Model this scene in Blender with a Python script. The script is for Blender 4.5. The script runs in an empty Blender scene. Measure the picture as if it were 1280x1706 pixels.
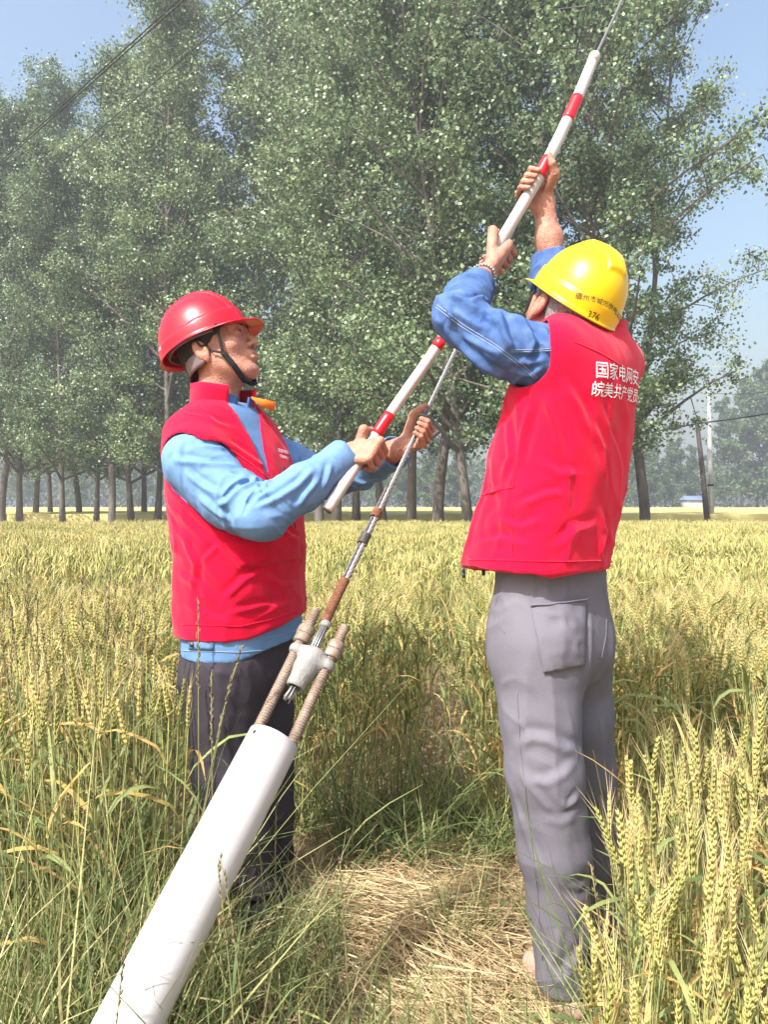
import bpy, bmesh, math, random
import numpy as np
from mathutils import Vector, Matrix
from mathutils.bvhtree import BVHTree

random.seed(7)
rng = np.random.default_rng(7)
scene = bpy.context.scene
COL = scene.collection

# ------------------------------------------------------------------ camera
CAM_H, FPX = 1.15, 1280.0
cam_data = bpy.data.cameras.new('camera')
cam = bpy.data.objects.new('camera', cam_data)
COL.objects.link(cam)
cam.location = (0, 0, CAM_H)
cam.rotation_euler = (math.radians(90), 0, 0)
cam_data.sensor_fit = 'VERTICAL'
cam_data.sensor_height = 36.0
cam_data.lens = 36.0 * FPX / 1706.0
cam_data.shift_y = -13.0 / 1706.0
cam_data.clip_start = 0.05
cam_data.clip_end = 2000
scene.camera = cam

# ------------------------------------------------------------------ sky and sun
SUN = Vector((-0.66, -0.82, 1.22)).normalized()
world = bpy.data.worlds.new('World')
scene.world = world
world.use_nodes = True
wn = world.node_tree
bg = wn.nodes['Background']
sky = wn.nodes.new('ShaderNodeTexSky')
sky.sky_type = 'NISHITA'
sky.sun_disc = False
sky.sun_elevation = math.asin(SUN.z)
sky.sun_rotation = math.atan2(SUN.x, SUN.y)
sky.altitude = 30
sky.air_density = 1.6
sky.dust_density = 6.5
sky.ozone_density = 2.8
wn.links.new(sky.outputs[0], bg.inputs[0])
bg.inputs[1].default_value = 0.15
sun_data = bpy.data.lights.new('sun', 'SUN')
sun_data.energy = 4.6
sun_data.angle = math.radians(0.53)
sun_data.color = (1.0, 0.98, 0.96)
sun = bpy.data.objects.new('sun', sun_data)
COL.objects.link(sun)
sun.location = (-8, -6, 12)
sun.rotation_euler = (-SUN).to_track_quat('-Z', 'Y').to_euler()
scene.view_settings.view_transform = 'Standard'
scene.view_settings.look = 'None'
scene.view_settings.exposure = 0.9
scene.view_settings.gamma = 1.0
scene.render.engine = 'CYCLES'
scene.cycles.max_bounces = 6
scene.cycles.diffuse_bounces = 3
scene.cycles.glossy_bounces = 2
scene.cycles.transmission_bounces = 4
scene.cycles.transparent_max_bounces = 4
scene.cycles.volume_bounces = 0
scene.cycles.use_denoising = True
HAZE = 0.0026

# ------------------------------------------------------------------ helpers
def at(px, py, d):
    """point seen at photograph pixel (px, py) at d metres depth"""
    return np.array([(px - 640.0) / FPX * d, d, CAM_H - (py - 840.0) / FPX * d])

def unit(v):
    v = np.asarray(v, float)
    return v / (np.linalg.norm(v) + 1e-12)

def link(o, parent=None):
    COL.objects.link(o)
    if parent is not None:
        o.parent = parent
    return o

def tag(o, label=None, cat=None, group=None, kind=None):
    if label: o['label'] = label
    if cat: o['category'] = cat
    if group: o['group'] = group
    if kind: o['kind'] = kind
    return o

def empty(name, loc=(0, 0, 0), rz=0.0):
    o = bpy.data.objects.new(name, None)
    o.empty_display_size = 0.1
    COL.objects.link(o)
    o.location = loc
    o.rotation_euler = (0, 0, rz)
    return o

def mesh_np(name, V, F, smooth=True, mats=(), mi=None, attr=None):
    """fast mesh from numpy: F is (n,3) or (n,4), or a list of such arrays"""
    V = np.asarray(V, np.float32)
    Fs = F if isinstance(F, list) else [F]
    Fs = [np.asarray(f, np.int32) for f in Fs if len(f)]
    me = bpy.data.meshes.new(name)
    me.vertices.add(len(V))
    me.vertices.foreach_set('co', V.ravel())
    loops = np.concatenate([f.ravel() for f in Fs])
    sizes = np.concatenate([np.full(len(f), f.shape[1], np.int32) for f in Fs])
    starts = np.concatenate([[0], np.cumsum(sizes)[:-1]]).astype(np.int32)
    me.loops.add(len(loops))
    me.loops.foreach_set('vertex_index', loops)
    me.polygons.add(len(sizes))
    me.polygons.foreach_set('loop_start', starts)
    if smooth:
        me.polygons.foreach_set('use_smooth', np.ones(len(sizes), bool))
    for m in mats:
        me.materials.append(m)
    if mi is not None:
        me.polygons.foreach_set('material_index', np.asarray(mi, np.int32))
    if attr is not None:
        a = me.attributes.new('rnd', 'FLOAT', 'FACE')
        a.data.foreach_set('value', np.asarray(attr, np.float32))
    me.update(calc_edges=True)
    return me

def obj_np(name, V, F, mat, parent=None, smooth=True, origin=None, mi=None, attr=None):
    mats = mat if isinstance(mat, (list, tuple)) else [mat]
    V = np.asarray(V, float)
    if origin is None and parent is not None:
        origin = np.array(parent.matrix_basis.translation)
        if parent.parent is not None:
            origin = origin + np.array(parent.parent.matrix_basis.translation)
    if origin is not None and parent is None:
        pass
    o = bpy.data.objects.new(name, mesh_np(name, V - (origin if origin is not None else 0), F, smooth, mats, mi, attr))
    link(o, parent)
    if parent is None and origin is not None:
        o.location = origin
    return o

# ---- value noise
def _hash(i, j, k, s):
    h = (i * 374761393 + j * 668265263 + k * 2147483647 + s * 974634777) & 0xFFFFFFFF
    h = ((h ^ (h >> 13)) * 1274126177) & 0xFFFFFFFF
    return ((h ^ (h >> 16)) & 0xFFFF) / 65535.0

def vnoise(P, s=0):
    P = np.asarray(P, float)
    I = np.floor(P).astype(np.int64)
    f = P - I
    f = f * f * f * (f * (f * 6 - 15) + 10)
    r = 0
    for a in (0, 1):
        for b in (0, 1):
            for c in (0, 1):
                w = (f[:, 0] if a else 1 - f[:, 0]) * (f[:, 1] if b else 1 - f[:, 1]) * (f[:, 2] if c else 1 - f[:, 2])
                r = r + w * _hash(I[:, 0] + a, I[:, 1] + b, I[:, 2] + c, s)
    return r

def ridge(P, s=0):
    return 1.0 - np.abs(2.0 * vnoise(P, s) - 1.0)

# ---- signed distance modelling, meshed with surface nets
class Grid:
    def __init__(self, lo, hi, h):
        self.lo = np.asarray(lo, float); self.h = h
        n = np.ceil((np.asarray(hi, float) - self.lo) / h).astype(int) + 1
        ax = [self.lo[i] + h * np.arange(n[i]) for i in range(3)]
        X, Y, Z = np.meshgrid(*ax, indexing='ij')
        self.X, self.Y, self.Z = X.astype(np.float32), Y.astype(np.float32), Z.astype(np.float32)

def cap(G, a, b, ra, rb=None):
    rb = ra if rb is None else rb
    a = np.asarray(a, float); b = np.asarray(b, float)
    d = b - a; L2 = float(d @ d) + 1e-12
    px, py, pz = G.X - a[0], G.Y - a[1], G.Z - a[2]
    t = np.clip((px * d[0] + py * d[1] + pz * d[2]) / L2, 0, 1)
    return np.sqrt((px - t * d[0]) ** 2 + (py - t * d[1]) ** 2 + (pz - t * d[2]) ** 2) - (ra + t * (rb - ra))

def ell(G, c, R, M=None):
    px, py, pz = G.X - c[0], G.Y - c[1], G.Z - c[2]
    if M is not None:
        M = np.asarray(M, float)
        px, py, pz = (M[0, 0] * px + M[0, 1] * py + M[0, 2] * pz, M[1, 0] * px + M[1, 1] * py + M[1, 2] * pz,
                      M[2, 0] * px + M[2, 1] * py + M[2, 2] * pz)
    k0 = np.sqrt((px / R[0]) ** 2 + (py / R[1]) ** 2 + (pz / R[2]) ** 2)
    k1 = np.sqrt((px / R[0] ** 2) ** 2 + (py / R[1] ** 2) ** 2 + (pz / R[2] ** 2) ** 2) + 1e-9
    return k0 * (k0 - 1.0) / k1

def smin(a, b, k):
    h = np.clip(0.5 + 0.5 * (b - a) / k, 0, 1)
    return b + (a - b) * h - k * h * (1 - h)

def smax(a, b, k):
    return -smin(-a, -b, k)

def chain(G, pts, rad, k=0.01):
    f = None
    for i in range(len(pts) - 1):
        g = cap(G, pts[i], pts[i + 1], rad[i], rad[i + 1])
        f = g if f is None else smin(f, g, k)
    return f

def snet(F, G):
    h = G.h
    S = F < 0
    def cnr(a, b, c, A):
        nx, ny, nz = A.shape
        return A[a:nx - 1 + a, b:ny - 1 + b, c:nz - 1 + c]
    cnt = sum(cnr(a, b, c, S).astype(np.int8) for a in (0, 1) for b in (0, 1) for c in (0, 1))
    act = (cnt > 0) & (cnt < 8)
    I, J, K = np.nonzero(act)
    idx = -np.ones(act.shape, np.int32)
    idx[I, J, K] = np.arange(len(I))
    acc = np.zeros((len(I), 3)); num = np.zeros(len(I))
    for ax in range(3):
        o1, o2 = [q for q in range(3) if q != ax]
        for u in (0, 1):
            for v in (0, 1):
                o = [0, 0, 0]; o[o1] = u; o[o2] = v
                e = o.copy(); e[ax] = 1
                f0 = F[I + o[0], J + o[1], K + o[2]]; f1 = F[I + e[0], J + e[1], K + e[2]]
                m = (f0 < 0) != (f1 < 0)
                t = f0 / (f0 - f1 + 1e-12)
                p = np.zeros((len(I), 3)); p[:, 0], p[:, 1], p[:, 2] = o
                p[:, ax] = t
                acc[m] += p[m]; num[m] += 1
    V = (acc / np.maximum(num, 1)[:, None] + np.stack([I, J, K], 1)) * h + G.lo
    Q = []
    for ax in range(3):
        s0 = [slice(None)] * 3; s1 = [slice(None)] * 3
        s0[ax] = slice(0, -1); s1[ax] = slice(1, None)
        a, b = S[tuple(s0)], S[tuple(s1)]
        ch = a != b
        i, j, k = np.nonzero(ch)
        sg = a[i, j, k]
        c = np.stack([i, j, k], 1)
        o1, o2 = [(1, 2), (2, 0), (0, 1)][ax]
        ok = (c[:, o1] > 0) & (c[:, o2] > 0) & (c[:, o1] < S.shape[o1] - 1) & (c[:, o2] < S.shape[o2] - 1)
        c, sg = c[ok], sg[ok]
        def cell(d1, d2):
            q = c.copy(); q[:, o1] -= d1; q[:, o2] -= d2
            return idx[q[:, 0], q[:, 1], q[:, 2]]
        q = np.stack([cell(1, 1), cell(0, 1), cell(0, 0), cell(1, 0)], 1)
        q[~sg] = q[~sg][:, ::-1]
        Q.append(q)
    return V, np.concatenate(Q)

def vnormals(V, F):
    n = np.zeros_like(V)
    fn = np.cross(V[F[:, 2]] - V[F[:, 0]], V[F[:, 3 if F.shape[1] == 4 else 1]] - V[F[:, 1 if F.shape[1] == 4 else 0]])
    if F.shape[1] == 3:
        fn = np.cross(V[F[:, 1]] - V[F[:, 0]], V[F[:, 2]] - V[F[:, 0]])
    for c in range(F.shape[1]):
        np.add.at(n, F[:, c], fn)
    return n / (np.linalg.norm(n, axis=1, keepdims=True) + 1e-12)

def relax(V, F, it=2, w=0.5):
    for _ in range(it):
        s = np.zeros_like(V); c = np.zeros(len(V))
        n = F.shape[1]
        for k in range(n):
            a, b = F[:, k], F[:, (k + 1) % n]
            np.add.at(s, a, V[b]); np.add.at(c, a, 1)
            np.add.at(s, b, V[a]); np.add.at(c, b, 1)
        V = V + w * (s / np.maximum(c, 1)[:, None] - V)
    return V

def bvh_of(V, F):
    return BVHTree.FromPolygons([tuple(v) for v in V], [tuple(int(i) for i in f) for f in F])

# ---- mesh builder for small hard things
class MB:
    def __init__(self):
        self.V, self.T, self.Q, self.mt, self.mq = [], [], [], [], []
    def add(self, V, T=(), Q=(), m=0):
        o = len(self.V)
        self.V.extend([tuple(float(x) for x in v) for v in V])
        for t in T: self.T.append([i + o for i in t]); self.mt.append(m)
        for q in Q: self.Q.append([i + o for i in q]); self.mq.append(m)
    def tube(self, pts, rad, n=8, m=0, caps=True):
        pts = [np.asarray(p, float) for p in pts]
        if not hasattr(rad, '__len__'): rad = [rad] * len(pts)
        V, Q, T = [], [], []
        up = None
        for i, p in enumerate(pts):
            t = unit(pts[min(i + 1, len(pts) - 1)] - pts[max(i - 1, 0)])
            if up is None:
                up = unit(np.cross(t, [0.3, 0.9, 0.2] if abs(t[1]) < 0.8 else [1, 0, 0.1]))
            up = unit(up - t * (up @ t)); sd = np.cross(t, up)
            for k in range(n):
                a = 2 * math.pi * k / n
                V.append(p + rad[i] * (math.cos(a) * up + math.sin(a) * sd))
        for i in range(len(pts) - 1):
            for k in range(n):
                Q.append([i * n + k, i * n + (k + 1) % n, (i + 1) * n + (k + 1) % n, (i + 1) * n + k])
        if caps:
            V.append(pts[0]); V.append(pts[-1])
            c0, c1 = len(V) - 2, len(V) - 1
            b = (len(pts) - 1) * n
            for k in range(n):
                T.append([c0, (k + 1) % n, k]); T.append([c1, b + k, b + (k + 1) % n])
        self.add(V, T, Q, m)
    def ribbon(self, pts, wid, side, m=0):
        """flat strip along pts; wid per point; side = sideways vector (or list)"""
        V, Q = [], []
        for i, p in enumerate(pts):
            s = side[i] if isinstance(side, list) else side
            s = unit(s) * wid[i] * 0.5
            V.append(np.asarray(p) - s); V.append(np.asarray(p) + s)
        for i in range(len(pts) - 1):
            Q.append([2 * i, 2 * i + 1, 2 * i + 3, 2 * i + 2])
        self.add(V, (), Q, m)
    def box(self, c, s, M=None, m=0):
        V = []
        for z in (-1, 1):
            for x, y in ((-1, -1), (1, -1), (1, 1), (-1, 1)):
                v = np.array([x * s[0] / 2, y * s[1] / 2, z * s[2] / 2])
                if M is not None: v = np.asarray(M) @ v
                V.append(np.asarray(c) + v)
        self.add(V, (), [[3, 2, 1, 0], [4, 5, 6, 7], [0, 1, 5, 4], [1, 2, 6, 5], [2, 3, 7, 6], [3, 0, 4, 7]], m)
    def octa(self, c, ax, side, L, w, t, m=0):
        c = np.asarray(c, float); ax = unit(ax); side = unit(side - ax * (np.asarray(side) @ ax)); n = np.cross(ax, side)
        V = [c - ax * L / 2, c + side * w / 2 - ax * L * .1, c + n * t / 2 - ax * L * .1, c - side * w / 2 - ax * L * .1, c - n * t / 2 - ax * L * .1, c + ax * L / 2]
        T = []
        for k in range(4):
            a, b = 1 + k, 1 + (k + 1) % 4
            T += [[0, b, a], [5, a, b]]
        self.add(V, T, (), m)
    def build(self, name, mats, parent=None, smooth=True, origin=None):
        F = []; mi = []
        if self.T: F.append(np.array(self.T)); mi += self.mt
        if self.Q: F.append(np.array(self.Q)); mi += self.mq
        return obj_np(name, self.V, F, mats, parent, smooth, origin, mi if isinstance(mats, (list, tuple)) else None)
    def mesh(self, name, mats, smooth=True):
        F = []; mi = []
        if self.T: F.append(np.array(self.T)); mi += self.mt
        if self.Q: F.append(np.array(self.Q)); mi += self.mq
        return mesh_np(name, self.V, F, smooth, mats, mi)

# ------------------------------------------------------------------ materials
def mat(name, col, rough=0.7, spec=0.3, vary=0.0, vscale=8.0, bump=0.0, bscale=60.0, metal=0.0, trans=None, rnd=None,
        sss=0.0, crinkle=0.0, cscale=14.0, col2=None, sheen=0.0, coords='Object', stretch=(1, 1, 1), irnd=0.0, coat=0.0):
    m = bpy.data.materials.new(name)
    m.use_nodes = True
    nt = m.node_tree; N = nt.nodes; Lk = nt.links
    b = N['Principled BSDF']
    b.inputs['Base Color'].default_value = (*col, 1)
    b.inputs['Roughness'].default_value = rough
    b.inputs['Specular IOR Level'].default_value = spec
    b.inputs['Metallic'].default_value = metal
    if sss:
        b.inputs['Subsurface Weight'].default_value = sss
        b.inputs['Subsurface Radius'].default_value = (0.012, 0.005, 0.003)
    if sheen:
        b.inputs['Sheen Weight'].default_value = sheen
        b.inputs['Sheen Roughness'].default_value = 0.5
    if coat:
        b.inputs['Coat Weight'].default_value = coat
        b.inputs['Coat Roughness'].default_value = 0.08
    tc = N.new('ShaderNodeTexCoord')
    mp = N.new('ShaderNodeMapping')
    mp.inputs['Scale'].default_value = stretch
    Lk.new(tc.outputs[coords], mp.inputs[0])
    cur = None
    if vary or col2:
        no = N.new('ShaderNodeTexNoise'); no.inputs['Scale'].default_value = vscale; no.inputs['Detail'].default_value = 6
        no.inputs['Roughness'].default_value = 0.62
        Lk.new(mp.outputs[0], no.inputs['Vector'])
        rp = N.new('ShaderNodeValToRGB')
        rp.color_ramp.elements[0].position = 0.32; rp.color_ramp.elements[1].position = 0.68
        c2 = col2 if col2 else tuple(min(1, c * (1 + vary)) for c in col)
        c1 = col if col2 else tuple(c * (1 - vary) for c in col)
        rp.color_ramp.elements[0].color = (*c1, 1); rp.color_ramp.elements[1].color = (*c2, 1)
        Lk.new(no.outputs['Fac'], rp.inputs[0])
        cur = rp.outputs[0]
    if rnd:                                   # per-face colour variation between a list of colours
        at_ = N.new('ShaderNodeAttribute'); at_.attribute_name = 'rnd'
        rp = N.new('ShaderNodeValToRGB')
        els = rp.color_ramp.elements
        while len(els) < len(rnd): els.new(0.5)
        for i, c in enumerate(rnd):
            els[i].position = i / (len(rnd) - 1); els[i].color = (*c, 1)
        Lk.new(at_.outputs['Fac'], rp.inputs[0])
        cur = rp.outputs[0]
    if irnd:
        oi = N.new('ShaderNodeObjectInfo')
        hs = N.new('ShaderNodeHueSaturation')
        ma = N.new('ShaderNodeMapRange'); ma.inputs[3].default_value = 1 - irnd; ma.inputs[4].default_value = 1 + irnd
        Lk.new(oi.outputs['Random'], ma.inputs[0]); Lk.new(ma.outputs[0], hs.inputs['Value'])
        mh = N.new('ShaderNodeMapRange'); mh.inputs[3].default_value = 0.5 + irnd * .07; mh.inputs[4].default_value = 0.5 - irnd * .07
        Lk.new(oi.outputs['Random'], mh.inputs[0]); Lk.new(mh.outputs[0], hs.inputs['Hue'])
        if cur: Lk.new(cur, hs.inputs['Color'])
        else: hs.inputs['Color'].default_value = (*col, 1)
        cur = hs.outputs[0]
    if cur: Lk.new(cur, b.inputs['Base Color'])
    if bump:
        no = N.new('ShaderNodeTexNoise'); no.inputs['Scale'].default_value = bscale; no.inputs['Detail'].default_value = 4
        Lk.new(mp.outputs[0], no.inputs['Vector'])
        bp = N.new('ShaderNodeBump'); bp.inputs['Strength'].default_value = min(1, bump); bp.inputs['Distance'].default_value = 0.004 * max(1, bump)
        Lk.new(no.outputs['Fac'], bp.inputs['Height']); Lk.new(bp.outputs[0], b.inputs['Normal'])
        if crinkle:                           # fine cloth creasing
            n2 = N.new('ShaderNodeTexNoise'); n2.noise_type = 'RIDGED_MULTIFRACTAL'; n2.inputs['Scale'].default_value = cscale
            n2.inputs['Detail'].default_value = 3; n2.inputs['Distortion'].default_value = .6
            Lk.new(mp.outputs[0], n2.inputs['Vector'])
            b2 = N.new('ShaderNodeBump'); b2.inputs['Strength'].default_value = crinkle; b2.inputs['Distance'].default_value = .006
            Lk.new(n2.outputs['Fac'], b2.inputs['Height']); Lk.new(b2.outputs[0], bp.inputs['Normal'])
    if trans:
        tr = N.new('ShaderNodeBsdfTranslucent'); mx = N.new('ShaderNodeMixShader'); mx.inputs[0].default_value = trans
        if cur: Lk.new(cur, tr.inputs[0])
        else: tr.inputs[0].default_value = (*col, 1)
        Lk.new(b.outputs[0], mx.inputs[1]); Lk.new(tr.outputs[0], mx.inputs[2])
        Lk.new(mx.outputs[0], N['Material Output'].inputs[0])
    return m

M = {}
M['soil'] = mat('soil', (.20, .14, .085), 0.95, 0.1, col2=(.34, .25, .15), vscale=5, bump=1.0, bscale=40)
M['far_wheat'] = mat('far_wheat', (.42, .36, .13), 0.95, 0.1, col2=(.52, .46, .18), vscale=.4, bump=1.0, bscale=5)
M['verge'] = mat('verge', (.09, .11, .035), 0.95, 0.1, col2=(.2, .19, .08), vscale=.8, bump=1.0, bscale=8)
M['skin'] = mat('skin', (.36, .15, .10), 0.48, 0.4, col2=(.52, .265, .185), vscale=34, bump=.8, bscale=260, sss=.12)
M['hair'] = mat('hair', (.03, .026, .024), 0.6, 0.3, vary=.4, vscale=200, bump=1.0, bscale=300)
M['grey_hair'] = mat('grey_hair', (.22, .21, .20), 0.6, 0.3, vary=.5, vscale=200, bump=1.0, bscale=300)
M['vest'] = mat('vest', (.62, .001, .034), 0.85, 0.1, vary=.07, vscale=9, bump=.35, bscale=420, sheen=.15, crinkle=0.3, cscale=11)
M['orange'] = mat('orange', (.85, .18, .02), 0.7, 0.2, bump=.2, bscale=300)
M['shirt'] = mat('shirt', (.135, .255, .46), 0.8, 0.2, vary=.10, vscale=22, bump=.4, bscale=380, crinkle=0.38, cscale=16)
M['denim'] = mat('denim', (.04, .09, .25), 0.85, 0.2, col2=(.095, .17, .36), vscale=20, bump=.5, bscale=420, crinkle=0.45, cscale=18)
M['stitch'] = mat('stitch', (.24, .31, .46), 0.9, 0.1)
M['dark_trousers'] = mat('dark_trousers', (.042, .036, .046), 0.8, 0.25, vary=.12, vscale=10, bump=.3, bscale=400, crinkle=0.3, cscale=9)
M['grey_trousers'] = mat('grey_trousers', (.145, .138, .165), 0.8, 0.25, vary=.06, vscale=10, bump=.3, bscale=400, crinkle=0.28, cscale=9)
M['red_plastic'] = mat('red_plastic', (.56, .004, .018), 0.3, 0.5, vary=.03, vscale=5, bump=.06, bscale=60)
M['yellow_plastic'] = mat('yellow_plastic', (.70, .44, .002), 0.3, 0.5, vary=.04, vscale=7, bump=.06, bscale=60)
M['grey_plastic'] = mat('grey_plastic', (.17, .14, .145), 0.6, 0.3)
M['webbing'] = mat('webbing', (.025, .025, .027), 0.8, 0.2, bump=.6, bscale=500)
M['white_print'] = mat('white_print', (.8, .78, .8), 0.7, 0.2, vary=.08, vscale=60)
M['black_print'] = mat('black_print', (.03, .025, .02), 0.6, 0.2)
M['rod_white'] = mat('rod_white', (.46, .43, .41), 0.4, 0.45, col2=(.56, .535, .53), vscale=9, bump=.08, bscale=90)
M['rod_red'] = mat('rod_red', (.60, .012, .022), 0.35, 0.5, vary=.06, vscale=25)
M['pvc'] = mat('pvc', (.50, .48, .475), 0.35, 0.45, vary=.035, vscale=5, bump=.05, bscale=50)
M['cast'] = mat('cast', (.23, .225, .215), 0.6, 0.4, vary=.14, vscale=30, bump=.5, bscale=160)
M['rust_steel'] = mat('rust_steel', (.19, .13, .095), 0.65, 0.35, col2=(.34, .27, .22), vscale=45, bump=.4, bscale=200, metal=.25)
M['rust'] = mat('rust', (.16, .065, .035), 0.8, 0.2, col2=(.27, .13, .075), vscale=60, bump=.6, bscale=200)
M['strand'] = mat('strand', (.27, .265, .26), 0.45, 0.5, metal=.6, vary=.2, vscale=80)
M['strand_dark'] = mat('strand_dark', (.12, .11, .105), 0.5, 0.5, metal=.5, vary=.25, vscale=80)
M['cable'] = mat('cable', (.03, .032, .035), 0.6, 0.3)
M['shoe_dark'] = mat('shoe_dark', (.025, .024, .025), 0.6, 0.4, vary=.2, vscale=40, bump=.3)
M['shoe_beige'] = mat('shoe_beige', (.42, .27, .21), 0.7, 0.3, vary=.1, vscale=40, bump=.3)
M['sole'] = mat('sole', (.10, .09, .085), 0.8, 0.2)
M['bark'] = mat('bark', (.085, .07, .06), 0.9, 0.15, col2=(.19, .165, .145), vscale=3.5, bump=1.6, bscale=14, stretch=(1, 1, .3))
M['concrete'] = mat('concrete', (.42, .41, .40), 0.85, 0.2, vary=.12, vscale=3, bump=.4, bscale=30)
M['old_wood'] = mat('old_wood', (.10, .085, .075), 0.9, 0.15, vary=.3, vscale=6, bump=.6, bscale=40)
M['lamp'] = mat('lamp', (.35, .36, .37), 0.5, 0.4)
M['leaf'] = mat('leaf', (.1, .16, .05), 0.42, 0.5, trans=.28, irnd=.16,
                rnd=[(.05, .085, .038), (.12, .18, .075), (.19, .265, .115), (.29, .36, .18), (.46, .53, .34)])
M['leaf_far'] = mat('leaf_far', (.1, .16, .05), 0.6, 0.3, trans=.2, rnd=[(.05, .09, .035), (.09, .14, .05), (.15, .19, .08)])
M['w_ear'] = mat('w_ear', (.33, .315, .085), 0.7, 0.25, col2=(.47, .44, .16), vscale=40, irnd=.30, trans=.1)
M['w_stem'] = mat('w_stem', (.24, .28, .09), 0.7, 0.25, col2=(.38, .37, .14), vscale=18, irnd=.3)
M['w_leaf'] = mat('w_leaf', (.12, .18, .065), 0.6, 0.3, col2=(.25, .28, .09), vscale=14, irnd=.35, trans=.25)
M['w_dry'] = mat('w_dry', (.50, .30, .09), 0.8, 0.2, col2=(.56, .43, .18), vscale=20, irnd=.3, trans=.2)
M['w_awn'] = mat('w_awn', (.50, .40, .20), 0.7, 0.25, irnd=.2)
M['straw'] = mat('straw', (.56, .43, .21), 0.65, 0.3, rnd=[(.17, .10, .06), (.34, .23, .12), (.50, .385, .20), (.64, .54, .33)])
M['grass'] = mat('grass', (.12, .2, .05), 0.55, 0.35, trans=.25, rnd=[(.06, .10, .04), (.12, .17, .06), (.21, .25, .085), (.36, .35, .15), (.50, .43, .22)])
M['weed_head'] = mat('weed_head', (.10, .07, .045), 0.8, 0.2, col2=(.20, .16, .085), vscale=60)
M['weed_stem'] = mat('weed_stem', (.13, .13, .055), 0.7, 0.25, col2=(.26, .25, .11), vscale=12)
# ------------------------------------------------------------------ ground
def sheet(name, xs, ys, zf, m):
    X, Y = np.meshgrid(xs, ys, indexing='ij')
    V = np.stack([X.ravel(), Y.ravel(), zf(X, Y).ravel()], 1)
    n = len(ys)
    i, j = np.meshgrid(np.arange(len(xs) - 1), np.arange(n - 1), indexing='ij')
    a = (i * n + j).ravel()
    F = np.stack([a, a + n, a + n + 1, a + 1], 1)
    o = obj_np(name, V, F, m)
    tag(o, kind='structure')
    return o
def gz(X, Y):
    P = np.stack([X.ravel(), Y.ravel(), 0 * X.ravel()], 1)
    near = np.exp(-((np.abs(X) / 4) ** 2 + ((Y - 2.5) / 5) ** 2)).ravel()
    return (((vnoise(P * 3.1, 3) - .5) * .05 + (vnoise(P * 9, 4) - .5) * .02) * near - .012 * near).reshape(X.shape)
xs = np.unique(np.concatenate([np.linspace(-300, -5, 12), np.linspace(-4, 4, 120), np.linspace(5, 300, 12)]))
ys = np.unique(np.concatenate([np.linspace(-60, 0.3, 6), np.linspace(.4, 6, 90), np.linspace(7, 420, 20)]))
sheet('ground', xs, ys, gz, M['soil'])
sheet('verge', np.linspace(-120, 120, 40), np.linspace(19.2, 37, 12), lambda X, Y: 0.03 + 0 * X, M['verge'])

# the field of the next farm, standing wheat seen only as a level mass
def slab(name, x0, x1, y0, y1, h, nx, ny, m, label):
    X, Y = np.meshgrid(np.linspace(x0, x1, nx), np.linspace(y0, y1, ny), indexing='ij')
    P = np.stack([X.ravel(), Y.ravel(), 0 * X.ravel()], 1)
    top = h + .10 * (vnoise(P * 1.3, 5) - .5) + .05 * (vnoise(P * 4, 6) - .5)
    V = np.stack([X.ravel(), Y.ravel(), top], 1)
    i, j = np.meshgrid(np.arange(nx - 1), np.arange(ny - 1), indexing='ij')
    a = (i * ny + j).ravel()
    F = [np.stack([a, a + ny, a + ny + 1, a + 1], 1)]
    base = len(V); k = np.arange(nx) * ny
    W = V[k].copy(); W[:, 2] = 0
    V = np.concatenate([V, W])
    q = np.arange(nx - 1)
    F.append(np.stack([base + q, base + q + 1, k[1:], k[:-1]], 1))
    o = obj_np(name, V, F, m)
    return tag(o, label, 'wheat', kind='stuff')
slab('far_wheat', -110, 110, 38, 118, .66, 220, 110, M['far_wheat'], 'pale yellow standing wheat of the field beyond the poplars')

# ------------------------------------------------------------------ trees
def leaves_from(C, rad, per, size, r, droop=.35):
    """C (n,3) clump centres -> rhombic leaf quads"""
    n = len(C)
    idx = np.repeat(np.arange(n), per)
    N = len(idx)
    P = C[idx] + r.normal(size=(N, 3)) * np.asarray(rad)[idx][:, None] * np.array([1, 1, .8])
    d = r.normal(size=(N, 3)); d[:, 2] -= droop
    d /= np.linalg.norm(d, axis=1, keepdims=True)
    out = P - C[idx]; out /= np.linalg.norm(out, axis=1, keepdims=True) + 1e-9
    nv = out * .9 + np.array([0, 0, .35]) + r.normal(size=(N, 3)) * .75          # leaves lie like shingles over their clump
    s = np.cross(d, nv); s /= np.linalg.norm(s, axis=1, keepdims=True) + 1e-9
    L = size * r.uniform(.65, 1.3, N)[:, None]
    nrm = np.cross(d, s)
    V = np.stack([P - d * L * .5, P + s * L * .42 + nrm * L * .08, P + d * L * .55, P - s * L * .42 + nrm * L * .08], 1).reshape(-1, 3)
    F = np.arange(N * 4).reshape(-1, 4)
    cl = r.random(n)[idx]
    a = np.clip(.25 * cl + .78 * r.random(N) ** 1.7, 0, 1)
    return V, F, a

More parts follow.
